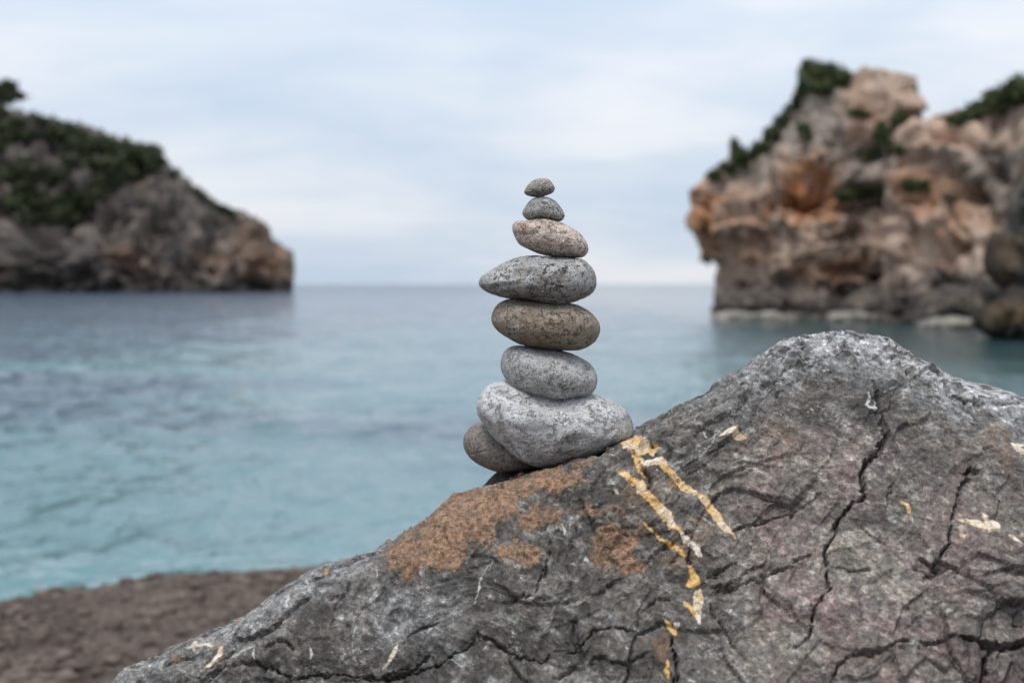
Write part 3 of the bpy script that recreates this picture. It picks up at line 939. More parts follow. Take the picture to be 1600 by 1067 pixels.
VEINS = [  # (points with half-widths in crop pixels, yellow share)
    (z3([(915, 272, 6), (950, 300, 12), (985, 335, 15), (1015, 375, 16), (1035, 400, 13), (1070, 432, 17), (1100, 470, 20), (1125, 505, 17), (1150, 528, 12)]), .80),
    (z3([(1158, 535, 12), (1180, 565, 17), (1200, 592, 18), (1232, 612, 8)]), .12),
    (z3([(940, 200, 8), (975, 190, 20), (1005, 195, 26), (1040, 215, 20), (1045, 240, 14)]), .62),
    (z3([(985, 225, 12), (1015, 258, 13), (1050, 268, 12), (1078, 268, 14), (1090, 295, 16), (1125, 325, 17), (1165, 370, 16), (1190, 385, 10), (1215, 395, 12)]), .70),
    (z3([(1205, 390, 9), (1240, 425, 14), (1275, 465, 15), (1305, 500, 13), (1330, 525, 11), (1346, 550, 5)]), .62),
    (z3([(970, 215, 6), (990, 260, 8), (1005, 300, 6), (1020, 330, 4)]), .95),
    (z3([(1010, 492, 3), (1050, 530, 5), (1090, 565, 8), (1130, 590, 9), (1162, 618, 6)]), .92),
    (z3([(1175, 650, 9), (1185, 680, 9), (1200, 710, 14), (1175, 725, 8)]), .90),
    (z3([(1215, 735, 9), (1212, 780, 13), (1208, 820, 11), (1216, 862, 6)]), .30),
    (z3([(1160, 780, 5), (1185, 805, 7), (1205, 835, 5)]), .85),
    (z3([(1098, 840, 6), (1110, 870, 7), (1132, 890, 5)]), .9),
    (z3([(1100, 985, 4), (1098, 1020, 6), (1108, 1045, 4)]), .95),
    (z3([(1138, 306, 1.2), (1180, 275, 2.2), (1222, 248, 2.2), (1260, 212, 2.6), (1288, 160, 1.6)]), .05),
    (z3([(1055, 350, 2), (1080, 372, 3), (1112, 386, 3), (1140, 392, 1.4)]), .05),
    (z3([(1290, 190, 6), (1320, 172, 12), (1355, 180, 14), (1388, 192, 6)]), .55),
    (z3([(1346, 552, 1.6), (1365, 580, 1.6), (1398, 615, 1.2)]), .05),
    (z3([(900, 355, 3), (922, 362, 8), (930, 368, 3)]), .05),
    (z3([(1350, 1020, 3), (1372, 1050, 8), (1378, 1060, 4)]), .0),
    (z3([(235, 890, 4), (250, 878, 9), (262, 868, 4)]), .05),
    (z3([(400, 790, 2), (430, 745, 8), (428, 700, 4), (480, 620, 5)]), .0),
    (z3([(725, 500, 4), (735, 520, 9), (740, 545, 3)]), .0),
    (z3([(800, 630, 3), (810, 625, 9), (818, 640, 3)]), .1),
    (z3([(1120, 850, 4), (1135, 860, 8), (1140, 850, 4)]), .1),
    (z4([(665, 210, 3), (672, 235, 7), (660, 258, 5), (685, 272, 6), (692, 232, 3)]), .0),
    (z4([(930, 580, 2), (970, 600, 6), (1010, 605, 14), (1045, 602, 8), (1052, 612, 2)]), .40),
    (z4([(1000, 570, 3), (1012, 590, 7), (1022, 628, 3)]), .35),
    (z4([(938, 612, 3), (948, 628, 8), (955, 640, 3)]), .35),
    (z4([(1102, 355, 4), (1125, 372, 12), (1140, 385, 8)]), .15),
    (z4([(765, 535, 3), (785, 545, 5), (795, 575, 3)]), .8),
    (z4([(255, 850, 3), (270, 862, 9), (285, 875, 3)]), .05),
    (z4([(370, 268, 1.2), (410, 285, 2.2), (445, 330, 1.2)]), .05),
    (z4([(170, 295, 1.5), (188, 325, 2.5), (200, 345, 1.5)]), .05),
    (z4([(1080, 640, 2), (1100, 655, 4), (1115, 665, 2)]), .2),
    (z5([(1165, 345, 3), (1140, 395, 5), (1118, 435, 3)]), .05),
    (z5([(1080, 440, 2), (1075, 470, 3)]), .05),
    (z5([(735, 585, 3), (790, 568, 6), (835, 575, 3)]), .25),
    (z5([(870, 570, 4), (862, 600, 9), (835, 635, 6), (800, 655, 3)]), .35),
    (z5([(910, 615, 2), (950, 590, 7), (1000, 570, 4), (995, 620, 6)]), .0),
    (z5([(1205, 575, 3), (1215, 590, 7), (1208, 625, 3)]), .0),
    (z5([(1370, 550, 3), (1385, 530, 9), (1400, 505, 5)]), .0),
    (z5([(1478, 275, 2), (1482, 300, 5), (1490, 318, 2)]), .0),
    (z5([(1555, 570, 3), (1530, 610, 6), (1490, 655, 3)]), .2),
    (z5([(1455, 430, 2), (1460, 455, 4), (1480, 480, 2)]), .0),
    (z5([(1100, 490, 2), (1110, 475, 5), (1125, 465, 2)]), .75),
    (z5([(915, 470, 2), (935, 465, 5), (942, 458, 2)]), .75),
    (z5([(1262, 290, 2), (1280, 282, 5), (1298, 280, 2)]), .75),
]
CRACKS = [  # (points with half-widths, depth in mm, step in mm)
    (z4([(690, 180, 3), (695, 275, 5), (715, 350, 13), (700, 385, 11), (672, 410, 8), (655, 455, 6), (665, 500, 8), (655, 515, 9), (620, 545, 7), (590, 580, 7), (565, 635, 4), (545, 680, 4), (548, 760, 4), (556, 798, 4), (512, 845, 4), (500, 925, 4), (440, 970, 3)]), 15, 2.5),
    (z4([(278, 618, 4), (350, 594, 6), (430, 572, 5), (500, 525, 5), (530, 515, 3)]), 11, -4),
    (z4([(195, 815, 3), (300, 782, 4), (420, 745, 3), (520, 680, 3)]), 8, 2),
    (z4([(195, 755, 3), (240, 735, 4), (285, 705, 3)]), 8, 3),
    (z4([(1010, 440, 4), (975, 450, 9), (940, 480, 6), (925, 520, 4), (920, 570, 4), (908, 660, 4), (870, 715, 7), (820, 700, 4)]), 12, -3),
    (z4([(905, 170, 3), (915, 222, 5), (1000, 232, 3), (1129, 240, 3)]), 8, 3),
    (z4([(930, 935, 4), (960, 945, 10), (1020, 965, 15), (1080, 965, 12), (1180, 945, 9)]), 24, 4),
    (z4([(1020, 965, 9), (1012, 1010, 9), (1000, 1067, 8), (995, 1120, 8)]), 20, 0),
    (z4([(650, 112, 2), (590, 105, 4), (545, 122, 4), (485, 145, 4), (415, 180, 5), (330, 268, 2)]), 7, 2),
    (z4([(205, 835, 4), (225, 880, 5), (255, 930, 4), (290, 965, 3)]), 9, 0),
    (z4([(720, 660, 3), (680, 640, 4), (640, 600, 3)]), 6, 2),
    (z4([(560, 720, 3), (620, 740, 5), (690, 735, 3)]), 7, -2),
    (z4([(760, 470, 2), (740, 500, 3), (720, 560, 3)]), 5, 0),
    (z4([(790, 730, 3), (850, 740, 4), (905, 720, 4)]), 7, -2),
    (z4([(1000, 760, 2), (1060, 740, 3), (1129, 745, 3)]), 6, 2),
    (z4([(560, 1067, 3), (590, 1000, 4), (680, 985, 3), (760, 950, 3), (860, 955, 4), (930, 935, 4)]), 8, 2),
    (z4([(760, 130, 2), (790, 170, 3), (800, 210, 2)]), 5, 1),
    (z3([(430, 890, 6), (490, 905, 8), (540, 960, 6), (600, 968, 5), (650, 992, 6), (690, 962, 4), (790, 962, 4), (835, 885, 5), (900, 865, 4), (970, 882, 6), (1050, 872, 5), (1092, 850, 3)]), 12, -3.5),
    (z3([(-60, 1052, 6), (100, 1052, 9), (180, 1035, 9), (260, 1005, 5), (330, 960, 6), (380, 935, 6), (430, 890, 6)]), 16, -5),
    (z3([(1000, 265, 5), (1018, 300, 7), (1030, 335, 5), (1050, 365, 3)]), 12, 0),
    (z3([(1165, 560, 5), (1178, 610, 8), (1172, 650, 5)]), 12, 0),
    (z3([(1115, 900, 4), (1128, 960, 9), (1130, 1067, 8)]), 14, 0),
    (z3([(820, 752, 3), (900, 730, 4), (960, 690, 3)]), 7, 2),
    (z3([(640, 740, 2), (655, 690, 3), (682, 600, 2), (690, 560, 1.5)]), 6, 0),
    (z3([(150, 930, 5), (190, 895, 7), (250, 862, 4), (310, 830, 3)]), 8, -2),
    (z3([(1030, 800, 3), (1060, 770, 4), (1130, 770, 3)]), 6, 0),
    (z3([(500, 760, 2), (560, 765, 3), (640, 735, 2)]), 5, 1),
    (z3([(1240, 740, 3), (1300, 735, 4), (1370, 690, 3), (1462, 640, 2)]), 7, 3),
    (z3([(700, 1067, 3), (760, 1020, 4), (850, 990, 3), (950, 1000, 3), (1050, 960, 3)]), 7, 2),
    (z3([(850, 355, 2), (890, 350, 3), (925, 385, 2)]), 4, 0),
    (z5([(735, 545, 4), (800, 500, 4), (880, 478, 4), (960, 455, 3)]), 9, 3),
    (z5([(905, 548, 8), (960, 548, 4), (1030, 525, 5), (1075, 505, 4), (1135, 445, 4), (1180, 400, 6), (1215, 385, 3)]), 12, 4),
    (z5([(640, 660, 3), (720, 625, 4), (800, 600, 3)]), 8, 2),
    (z5([(820, 660, 3), (880, 610, 5), (925, 575, 5), (905, 548, 6)]), 11, 0),
    (z5([(990, 620, 6), (1030, 650, 9), (1060, 672, 8), (1140, 698, 7), (1250, 690, 8), (1350, 680, 6), (1480, 690, 9), (1600, 655, 7), (1680, 610, 4)]), 17, -6),
    (z5([(1035, 578, 5), (1080, 560, 4), (1130, 562, 6), (1155, 600, 5)]), 9, 2),
    (z5([(780, 717, 3), (880, 660, 4), (960, 640, 3), (1000, 630, 4)]), 9, 2),
    (z5([(1160, 340, 3), (1230, 300, 4), (1310, 265, 4), (1400, 225, 3), (1500, 195, 3)]), 8, 2),
    (z5([(1290, 400, 2), (1350, 370, 3), (1370, 330, 2)]), 5, 1),
    (z5([(540, 650, 2), (600, 610, 4), (690, 580, 3)]), 7, 2),
]
MOSS = [
    z3([(105, 665), (115, 610), (150, 560), (200, 515), (300, 440), (400, 385), (470, 365), (560, 345), (620, 320), (690, 300), (740, 285), (790, 275), (800, 300), (770, 350),
        (720, 388), (660, 385), (600, 395), (560, 430), (500, 480), (470, 560), (400, 590), (340, 640), (300, 670), (190, 708), (140, 690)]),
    z3([(490, 590), (520, 560), (625, 545), (645, 590), (600, 650), (520, 655)]),
    z3([(838, 570), (870, 530), (930, 510), (1000, 525), (1005, 640), (985, 690), (930, 680), (850, 640)]),
    z3([(770, 430), (810, 405), (840, 440), (920, 430), (935, 460), (880, 490), (850, 480), (790, 490)]),
    z3([(800, 262), (875, 232), (880, 255), (830, 275)]),
    z3([(560, 470), (640, 440), (720, 455), (700, 500), (640, 520), (560, 520)]),
    z3([(970, 400), (1020, 395), (1015, 430), (975, 440)]),
]
MOSS_NAMES = ['broad brown moss crust along the sloping edge below the stacked stones', 'small brown moss patch', 'square brown moss patch left of the yellow veins', None, None, None, None]


def open_spline(pts, q):
    """Catmull-Rom through pts sampled at first coordinate q"""
    pts = np.asarray(pts, float)
    x = pts[:, 0]
    out = []
    for c in range(1, pts.shape[1]):
        y = pts[:, c]
        m = np.gradient(y, x)
        k = np.clip(np.searchsorted(x, q) - 1, 0, len(x) - 2)
        h = x[k + 1] - x[k]; t = (q - x[k]) / h
        out.append((2 * t ** 3 - 3 * t ** 2 + 1) * y[k] + (t ** 3 - 2 * t ** 2 + t) * h * m[k] + (-2 * t ** 3 + 3 * t ** 2) * y[k + 1] + (t ** 3 - t ** 2) * h * m[k + 1])
    return out


def boulder_surface():
    u = np.concatenate([np.linspace(-420, 100, 60, endpoint=False), np.arange(100, 1660, 2.1), np.linspace(1661, 2400, 70)])
    py, dp = open_spline(RIDGE, u)
    R = np.array([P(a, b, c) for a, b, c in zip(u, py, dp)])
    sight = np.arctan2(CAMZ - R[:, 2], R[:, 1])
    wf = np.concatenate([np.arange(0.0016, .50, .00155), np.linspace(.503, 1.7, 60)])
    wb = np.concatenate([np.arange(0, .16, .003), np.linspace(.166, 1.7, 45)])
    # front angle below horizontal, back angle below horizontal
    up = np.stack([u / 260., np.zeros_like(u), np.zeros_like(u)], 1)
    steep = np.radians(51) + np.radians(9) * gn(up, 71)
    rnd = .075 + .03 * gn(up + 9, 72)
    V = np.zeros((len(u), len(wb) + len(wf), 3))
    # back
    W = wb[None, :]
    ang = sight[:, None] + np.radians(7) * smooth(0, .06, W) + (np.radians(64) - sight[:, None]) * smooth(.10, .42, W)
    dy = np.cos(ang); dz = -np.sin(ang)
    dw = np.diff(np.concatenate([[0], wb]))[None, :]
    by = np.cumsum(dy * dw, 1); bz = np.cumsum(dz * dw, 1)
    nb = len(wb)
    V[:, :nb, 0] = R[:, None, 0]; V[:, :nb, 1] = (R[:, None, 1] + by)[:, ::-1]; V[:, :nb, 2] = (R[:, None, 2] + bz)[:, ::-1]
    W = wf[None, :]
    ang = -sight[:, None] + (steep + sight)[:, None] * smooth(-.02, 1, W / (2.0 * rnd[:, None])) + np.radians(22) * smooth(.34, .75, W)
    dw = np.diff(np.concatenate([[0], wf]))[None, :]
    fy = np.cumsum(-np.cos(ang) * dw, 1); fz = np.cumsum(-np.sin(ang) * dw, 1)
    V[:, nb:, 0] = R[:, None, 0]; V[:, nb:, 1] = R[:, None, 1] + fy; V[:, nb:, 2] = R[:, None, 2] + fz
    return V, nb


def build_boulder():
    V, nb = boulder_surface()
    nu, nw = V.shape[:2]
    N = grid_normals(V)
    if N[:, :, 2].mean() < 0:
        N = -N
    p = V.reshape(-1, 3); n = N.reshape(-1, 3)
    px, py = to_px(p)
    J = np.tile(np.arange(nw), nu)
    front = J >= nb - 8
    # wobble the drawn features
    q = p.astype(np.float32)
    _, _, cw, _ = worley(q * 60, 31)
    wx = gn(q * 45, 80) * 2.5 + gn(q * 150, 81) * 3 + (RND[cw, 4] - .5) * 7
    wy = gn(q * 45 + 7, 82) * 2.5 + gn(q * 150 + 3, 83) * 3 + (RND[cw, 5] - .5) * 7
    fx, fy = px + wx, py + wy
    # broad form and broken facets
    warp = np.stack([gn(q * 9, 84), gn(q * 9 + 4, 85), gn(q * 9 + 8, 86)], 1) * .035
    th = math.radians(32)
    rot = lambda a: np.stack([a[:, 0] * math.cos(th) + a[:, 2] * math.sin(th), a[:, 1], -a[:, 0] * math.sin(th) + a[:, 2] * math.cos(th)], 1)
    sq = rot(q + warp)
    f_a, e_a = facets(sq * np.array([6.5, 8, 10]), 7)
    f_b, e_b = facets(sq * np.array([17, 20, 27]), 12)
    f_c, e_c = facets(sq * np.array([48, 56, 80]), 17)
    f_d, e_d = facets((q + warp * .3) * np.array([125, 125, 150]), 19)
    big = fbm(q * 4.5, 3, seed=90)
    fin = fbm(q * 85, 3, seed=98, gain=.65)
    rough = .30 + 1.05 * smooth(-.22, .38, fbm(q * 5.2 + 3, 2, seed=106))
    bend = fbm(q * 10, 3, seed=102)
    s1 = steps(sq[:, 2] * 30 + sq[:, 0] * 5 + bend * 1.6)
    s2 = steps(q[:, 0] * 21 - q[:, 2] * 13 + q[:, 1] * 9 + fbm(q * 13, 3, seed=104) * 1.5)
    s3 = steps(sq[:, 2] * 78 + q[:, 0] * 19 + bend * 3.6)
    m1 = smooth(.02, .22, gn(q * 7.5, 107)); m2 = smooth(.05, .25, gn(q * 6.5, 108)); m3 = smooth(.05, .3, gn(q * 9, 109))
    d = .010 * big + rough * (.0105 * f_a + .0078 * f_b + .0030 * f_c + .0009 * f_d) + .0010 * fin
    d += .0052 * m1 * s1 + .0050 * m2 * s2 + .0026 * m3 * s3
    d -= rough * (.0030 * smooth(.04, 0, e_a) + .0016 * smooth(.05, 0, e_b) + .0008 * smooth(.06, 0, e_c))
    # cracks
    lost = np.zeros(len(p), np.float32)
    for pts, dep, step in CRACKS:
        xs = [a[0] for a in pts]; ys = [a[1] for a in pts]
        m = np.nonzero((px > min(xs) - 60) & (px < max(xs) + 60) & (py > min(ys) - 60) & (py < max(ys) + 60) & front)[0]
        if not len(m):
            continue
        dist, w, t, side = seg_dist(fx[m], fy[m], pts)
        ends = smooth(0, .12, t) * smooth(0, .12, 1 - t)
        w = w * (.45 + .9 * smooth(-.4, .4, gn(q[m] * 38, 111)))
        prof = smooth(1.0, .4, dist / (w * .62 + .8))
        d[m] -= (dep / 1000. * (.35 + .65 * ends) * prof).astype(np.float32)
        d[m] -= (1.0e-3 * smooth(9, 0, dist) * ends).astype(np.float32)
        d[m] += (step / 1000. * ends * np.where(side > 0, 1, 0) * smooth(34, 3, dist)).astype(np.float32)
        lost[m] = np.maximum(lost[m], prof)
    # veins
    vein = np.zeros(len(p), np.float32); yel = np.zeros(len(p), np.float32); vid = np.full(len(p), -1, np.int32)
    for k, (pts, yy) in enumerate(VEINS):
        xs = [a[0] for a in pts]; ys = [a[1] for a in pts]
        m = np.nonzero((px > min(xs) - 40) & (px < max(xs) + 40) & (py > min(ys) - 40) & (py < max(ys) + 40) & front)[0]
        if not len(m):
            continue
        dist, w, t, side = seg_dist(px[m] + .55 * wx[m], py[m] + .55 * wy[m], pts)
        ww = w * ((.90 if yy > .11 else .6) + .7 * gn(q[m] * 60, 110)) * (.4 + .6 * smooth(0, .14, t) * smooth(0, .14, 1 - t)) + .4
        val = np.clip(.5 + (ww - dist) / 5.5, 0, 1)
        new = val > vein[m]
        vein[m] = np.where(new, val, vein[m]); yel[m] = np.where(new & (val > 0), yy, yel[m])
        vid[m] = np.where(new & (val > .42), k, vid[m])
    jag, _ = facets(q[:] * 95, 23)
    d += smooth(.3, .9, vein) * (.0001 + .0005 * jag)
    # dry moss
    moss = np.zeros(len(p), np.float32); mid_id = np.full(len(p), -1, np.int32)
    mn = fbm(q * 38, 4, seed=120, gain=.7) * 60 + fbm(q * 160, 2, seed=125) * 12
    for k, poly in enumerate(MOSS):
        pl = [(a[0], a[1]) for a in poly]
        xs = [a[0] for a in pl]; ys = [a[1] for a in pl]
        m = np.nonzero((px > min(xs) - 30) & (px < max(xs) + 30) & (py > min(ys) - 30) & (py < max(ys) + 30))[0]
        sdf = poly_sdf(px[m], py[m], pl)
        bias = (3 if k == 0 else 0) if k < 3 else -4
        val = np.clip(.5 + (np.minimum(sdf, 22) + mn[m] * smooth(-26, 0, sdf) + bias) / 26., 0, 1)
        new = val > moss[m]
        moss[m] = np.where(new, val, moss[m]); mid_id[m] = np.where(new & (val > .5), k, mid_id[m])
    moss *= (1 - np.clip(vein * 1.4, 0, 1))
    gran = fbm(q * 210, 3, seed=130, gain=.7)
    clump = fbm(q * 70, 2, seed=134)
    d += smooth(.3, .8, moss) * (.0012 + .0029 * gran + .0036 * clump)
    # let the outline stay where it was measured, and seat the stacked stones
    ridge = smooth(26, 0, np.abs(J - nb).astype(float))
    d *= 1 - .45 * ridge
    out = p + n * d[:, None]
    # tints of the rock itself
    warm = smooth(1010, 1230, px + 60 * fbm(q * 7, 2, seed=140)) * smooth(640, 730, py + 50 * fbm(q * 8, 2, seed=143))
    warm *= smooth(1720, 1480, px)
    pale = smooth(110, 0, py - np.interp(px, [a[0] for a in RIDGE], [a[1] for a in RIDGE])) * smooth(1050, 1250, px) * .85
    pale = np.maximum(pale, .45 * smooth(90, 0, np.hypot((px - 640) * .6, py - 960)))
    pale = np.maximum(pale, .40 * smooth(80, 10, py - np.interp(px, [a[0] for a in RIDGE], [a[1] for a in RIDGE])) * smooth(640, 540, px))
    och = np.zeros(len(p), np.float32)
    for (x, y, r, a) in [(1060, 870, 30, .5), (1035, 1010, 22, .7), (1560, 680, 26, .6), (1570, 715, 24, .45), (280, 1035, 16, .5), (345, 1015, 16, .4), (1090, 830, 22, .5), (1000, 770, 40, .3), (1220, 690, 30, .3), (985, 830, 30, .3), (1050, 760, 18, .5)]:
        och = np.maximum(och, a * smooth(1.3, .3, np.hypot(px - x, py - y) / r + .5 * gn(q * 60, 150)))
    at = dict(warm=warm, pale=pale, vein=np.clip(vein, 0, 1), yellow=yel, moss=moss, ochre=och)
    normals = grid_normals(out.reshape(nu, nw, 3))
    if normals[:, :, 2].mean() < 0:
        normals = -normals
    normals = normals.reshape(-1, 3)
    F = grid_faces(nu, nw)
    a, b, c = out[F[:, 0]], out[F[:, 1]], out[F[:, 2]]
    if (np.cross(b - a, c - a) * normals[F[:, 0]]).sum() < 0:
        F = F[:, ::-1]
    mat = mat_boulder()
    fv = vid[F].max(1); fv = np.where((vid[F] >= 0).sum(1) >= 2, fv, -1)
    fm = mid_id[F].max(1); fm = np.where((mid_id[F] >= 0).sum(1) >= 2, fm, -1)
    fm = np.where(fv >= 0, -1, fm)
    def pieces(ff, least):
        keep = []
        for k in range(ff.max() + 1):
            idx = np.nonzero(ff == k)[0]
            if not len(idx):
                continue
            ids, inv = np.unique(F[idx], return_inverse=True)
            inv = inv.reshape(-1, 4)
            lab = np.arange(len(ids))
            while True:
                mn_ = lab[inv].min(1)
                new = lab.copy()
                np.minimum.at(new, inv.ravel(), np.repeat(mn_, 4))
                new = new[new]
                if (new == lab).all():
                    break
                lab = new
            fl = lab[inv[:, 0]]
            for u_ in np.unique(fl):
                sel = idx[fl == u_]
                if len(sel) >= least:
                    keep.append((k, sel))
                else:
                    ff[sel] = -1
        return keep
    vp = pieces(fv, 14); mp_ = pieces(fm, 60)
    root = link('boulder', None, label='large weathered grey boulder with yellow veins carrying the stacked stones', category='boulder')

    base = np.array([.35, 1.3, .45])
    root.location = base

    def part(name, mask, label=None, kind=None):
        if mask.sum() < 6:
            return
        ff = F[mask]
        ids, inv = np.unique(ff, return_inverse=True)
        me = mesh_np(name, out[ids] - base, inv.reshape(ff.shape), mat, {k: v[ids] for k, v in at.items()}, True, normals[ids])
        o = link(name, me, root)
        if label:
            o['label'] = label
        return o
    part('rock_body', (fv < 0) & (fm < 0))

    def sub(sel):
        m = np.zeros(len(F), bool); m[sel] = True
        return m
    for k, sel in vp:
        yy = VEINS[k][1]
        part('mineral_vein', sub(sel), 'rusty yellow calcite vein' if yy > .5 else 'thin white calcite vein' if yy < .11 else 'cream calcite vein')
    big_one = {}
    for k, sel in mp_:
        big_one[k] = max(big_one.get(k, 0), len(sel))
    for k, sel in mp_:
        part('moss_crust', sub(sel), (len(sel) == big_one[k] and MOSS_NAMES[k]) or 'thin scattered brown moss')


# ------------------------------------------------------------------ the stacked stones
def zz(pts, s, ox, oy):
    return [(x / s + ox, y / s + oy) for x, y in pts]


ZA = lambda pts: zz(pts, 4.7, 690, 260)
ZB = lambda pts: zz(pts, 3.441, 690, 450)
S1 = ZA([(608, 182), (638, 132), (688, 98), (740, 89), (788, 98), (818, 132), (832, 165), (815, 195), (770, 214), (715, 226), (655, 220), (618, 206)])
S2 = ZA([(592, 340), (615, 295), (658, 246), (710, 226), (770, 227), (830, 254), (870, 298), (897, 340), (902, 370), (880, 400), (830, 402), (760, 391), (690, 392), (640, 397), (605, 372)])
S3 = ZA([(520, 465), (528, 420), (560, 400), (630, 398), (700, 383), (770, 382), (860, 408), (940, 440), (1010, 488), (1060, 550), (1077, 602), (1065, 642), (1030, 668), (960, 674), (850, 668), (740, 648), (650, 612), (580, 580), (545, 532)])
S4 = ZA([(275, 850), (290, 812), (340, 778), (420, 728), (500, 690), (580, 666), (680, 660), (790, 664), (900, 668), (1000, 680), (1060, 705), (1112, 760), (1137, 830), (1130, 890), (1090, 940), (1020, 975), (930, 1005), (840, 1021), (740, 1007), (640, 985), (500, 968), (400, 950), (320, 915), (283, 880)])
S5 = ZB([(267, 160), (284, 110), (320, 74), (380, 56), (450, 60), (560, 74), (650, 82), (710, 85), (772, 110), (822, 150), (850, 200), (846, 250), (815, 296), (760, 326), (690, 334), (600, 330), (520, 320), (440, 306), (380, 281), (320, 245), (280, 205)])
S6 = ZB([(318, 415), (324, 370), (350, 330), (400, 311), (470, 314), (560, 324), (650, 338), (720, 360), (790, 400), (827, 445), (837, 490), (826, 540), (790, 574), (720, 588), (650, 601), (590, 602), (520, 588), (450, 575), (390, 550), (350, 500), (324, 455)])
S7 = ZB([(189, 630), (204, 580), (240, 530), (290, 505), (345, 497), (410, 512), (520, 540), (620, 556), (710, 566), (800, 571), (880, 588), (950, 623), (1002, 670), (1026, 740), (1010, 790), (930, 838), (840, 880), (740, 910), (640, 938), (560, 957), (500, 952), (420, 915), (340, 850), (270, 790), (220, 720), (196, 680)])
S8 = ZB([(117, 820), (129, 780), (168, 740), (215, 722), (300, 730), (400, 790), (500, 860), (560, 920), (540, 955), (440, 972), (330, 981), (260, 967), (200, 940), (150, 902), (124, 860)])
S9 = ZB([(190, 1120), (235, 1060), (280, 1010), (330, 985), (430, 968), (560, 955), (660, 935), (760, 930), (780, 1010), (700, 1100), (500, 1180), (300, 1180)])


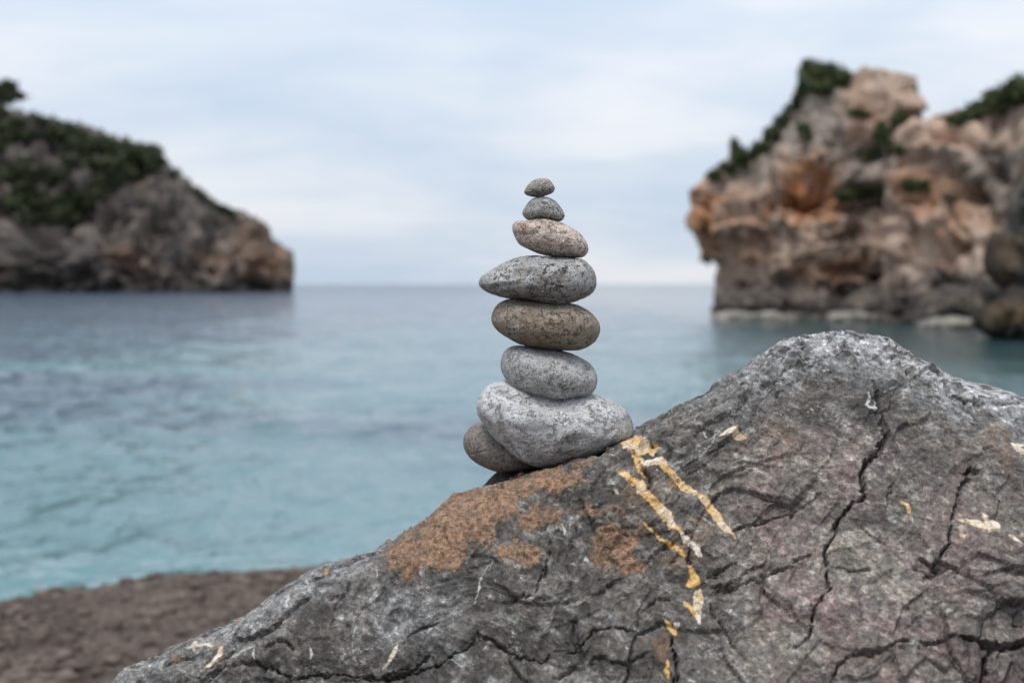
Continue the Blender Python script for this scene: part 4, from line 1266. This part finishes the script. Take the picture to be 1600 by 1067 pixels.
def build_stones():
    bm = bmesh.new(); bmesh.ops.create_icosphere(bm, subdivisions=7, radius=1)
    iv = np.array([v.co[:] for v in bm.verts]); fi = np.array([[v.index for v in f.verts] for f in bm.faces]); bm.free()
    iv /= np.linalg.norm(iv, axis=1, keepdims=True)

    def stone(outline, Y, D, mat, label, seed, box=.8, rough=1.0, lump=1.0, dents=(), tilt=0.0, wob=.0):
        o = closed_spline(outline, 500)
        W = np.array([P(a, b, Y) for a, b in o])
        C = W.mean(0)
        rel = W - C
        ang = np.arctan2(rel[:, 2], rel[:, 0]); rad = np.hypot(rel[:, 0], rel[:, 2])
        k = np.argsort(ang)
        a2, r2 = ang[k], rad[k]
        a3 = np.concatenate([a2 - 2 * np.pi, a2, a2 + 2 * np.pi]); r3 = np.tile(r2, 3)
        phi = np.arctan2(iv[:, 2], iv[:, 0])
        r = np.interp(phi, a3, r3)
        cs = np.sqrt(np.maximum(1 - iv[:, 1] ** 2, 0)); sn = iv[:, 1]
        rho = cs ** box
        v = np.stack([np.cos(phi) * r * rho, D * np.sign(sn) * np.abs(sn) ** .95 + tilt * np.sin(phi) * r * rho, np.sin(phi) * r * rho], 1)
        q = (v + C + seed * .731).astype(np.float32)
        nrm = v / np.array([r2.mean(), D, r2.mean() * .6]) ** 2
        nrm /= np.linalg.norm(nrm, axis=1, keepdims=True) + 1e-9
        inner = smooth(0, .5, np.abs(sn)) * .8 + .2
        d = lump * .0022 * fbm(q * 28, 2, seed=seed) * inner
        d += rough * (.00055 * fbm(q * 120, 3, seed=seed + 3, gain=.6) + .00035 * fbm(q * 420, 2, seed=seed + 7))
        pit = gn(q * 260, seed + 9)
        d -= rough * .0009 * smooth(.32, .55, pit) * smooth(-.15, .2, gn(q * 45, seed + 11))
        px, py = to_px(v + C)
        frontm = v[:, 1] < D * .15
        for (x, y, rx, ry, rot, dep) in dents:
            ca, sa = math.cos(math.radians(rot)), math.sin(math.radians(rot))
            ex = ((px - x) * ca + (py - y) * sa) / rx; ey = (-(px - x) * sa + (py - y) * ca) / ry
            d -= np.where(frontm, dep / 1000. * smooth(1.2, .25, np.hypot(ex, ey) + .25 * gn(q * 60, seed + 13)), 0)
        v = v + nrm * d[:, None]
        base = np.array([0, 0, v[:, 2].min()])
        me = mesh_np('stone', v - base, fi, mat)
        ob = link('stone', me, label=label, category='stone', group='balanced stack of stones on the boulder')
        ob.location = C + base
        return ob

    Y0 = 1.455
    m8 = mat_stone('smooth tan grey stone', (.24, .212, .19), (.33, .295, .265), (.10, .085, .075), .3, None, 0, 1.2, .25)
    stone(S8, Y0 + .045, .060, m8, 'smooth brownish grey stone wedged low under the left of the base stone', 3, .85, .5, .8, dents=[(745, 707, 26, 1.6, -12, 1.2)])
    m9 = mat_stone('dark ledge stone', (.045, .042, .040), (.085, .08, .075), (.02, .018, .016), .7, (.10, .06, .04), .4, .8, .6)
    stone(S9, Y0 + .055, .07, m9, 'dark rough chock stone on the boulder beneath the stack', 5, .8, 3.0, 2.0)
    m7 = mat_stone('pale base stone', (.48, .475, .47), (.68, .68, .68), (.12, .11, .10), .30, (.24, .21, .175), .5, .6, .3)
    stone(S7, Y0, .085, m7, 'largest pale grey stone with a hollowed top, base of the stack', 7, .8, 1.6, 1.6,
          dents=[(850, 628, 88, 12, 5, 9), (792, 620, 26, 6, 18, 4), (815, 657, 66, 13, 8, -3.5), (935, 640, 34, 16, 28, -3), (905, 656, 34, 6, 34, 4.0), (895, 690, 22, 11, -20, 3.0), (800, 688, 26, 10, 35, 1.6), (955, 675, 12, 6, -40, 2.5)])
    m6 = mat_stone('mid grey stone', (.42, .41, .40), (.58, .575, .57), (.10, .09, .085), .28, (.26, .24, .22), .4, 1.1, .75)
    stone(S6, Y0 - .004, .064, m6, 'light grey stone with a scooped right shoulder, second from the bottom', 11, .78, 1.1, 1.0,
          dents=[(902, 572, 34, 13, 32, 6.0), (868, 572, 14, 4, -35, 1.5), (900, 610, 26, 6, -12, 2.2)])
    m5 = mat_stone('tan stone', (.27, .215, .165), (.37, .315, .26), (.095, .065, .042), .7, (.27, .195, .125), .55, .8, .35)
    stone(S5, Y0 - .002, .066, m5, 'tan brown oval stone in the middle of the stack', 13, .8, 1.1, 1.0,
          dents=[(838, 496, 22, 7, 10, 2.6), (808, 505, 16, 8, 30, 1.8)])
    m4 = mat_stone('mottled grey stone', (.33, .325, .315), (.50, .495, .485), (.055, .045, .036), .85, (.22, .185, .145), .6, .8, .8)
    stone(S4, Y0 + .002, .070, m4, 'wide mottled grey stone tapering to a point on the left', 17, .75, 1.8, 1.5,
          dents=[(825, 427, 60, 9, -6, 3.4), (860, 466, 34, 7, 8, 2.2), (790, 446, 30, 6, -10, 1.5)])
    m3 = mat_stone('pinkish beige stone', (.50, .40, .34), (.64, .55, .48), (.13, .09, .065), .38, (.38, .19, .09), .75, .7, .35)
    stone(S3, Y0, .046, m3, 'tilted pinkish beige stone with rusty stains, third from the top', 19, .8, 1.0, 1.2,
          dents=[(885, 365, 4, 3, 0, 2.0), (820, 365, 8, 6, 0, 1.0), (845, 362, 14, 3, -20, .9)])
    m2 = mat_stone('dark speckled stone', (.29, .28, .27), (.44, .43, .415), (.05, .045, .04), .6, None, 0, 1.3, .8)
    stone(S2, Y0 + .001, .026, m2, 'small dark speckled grey stone, second from the top', 23, .8, .7, .8)
    m1 = mat_stone('small grey stone', (.31, .29, .255), (.45, .42, .37), (.08, .07, .06), .5, None, 0, 1.5, .4)
    stone(S1, Y0, .019, m1, 'smallest grey brown stone on the very top of the stack', 29, .8, .5, .6, dents=[(828, 297, 5, 1.2, 8, 1.0)])


build_sea()
build_beach()
build_cliffs()
build_boulder()
build_stones()
build_plants()
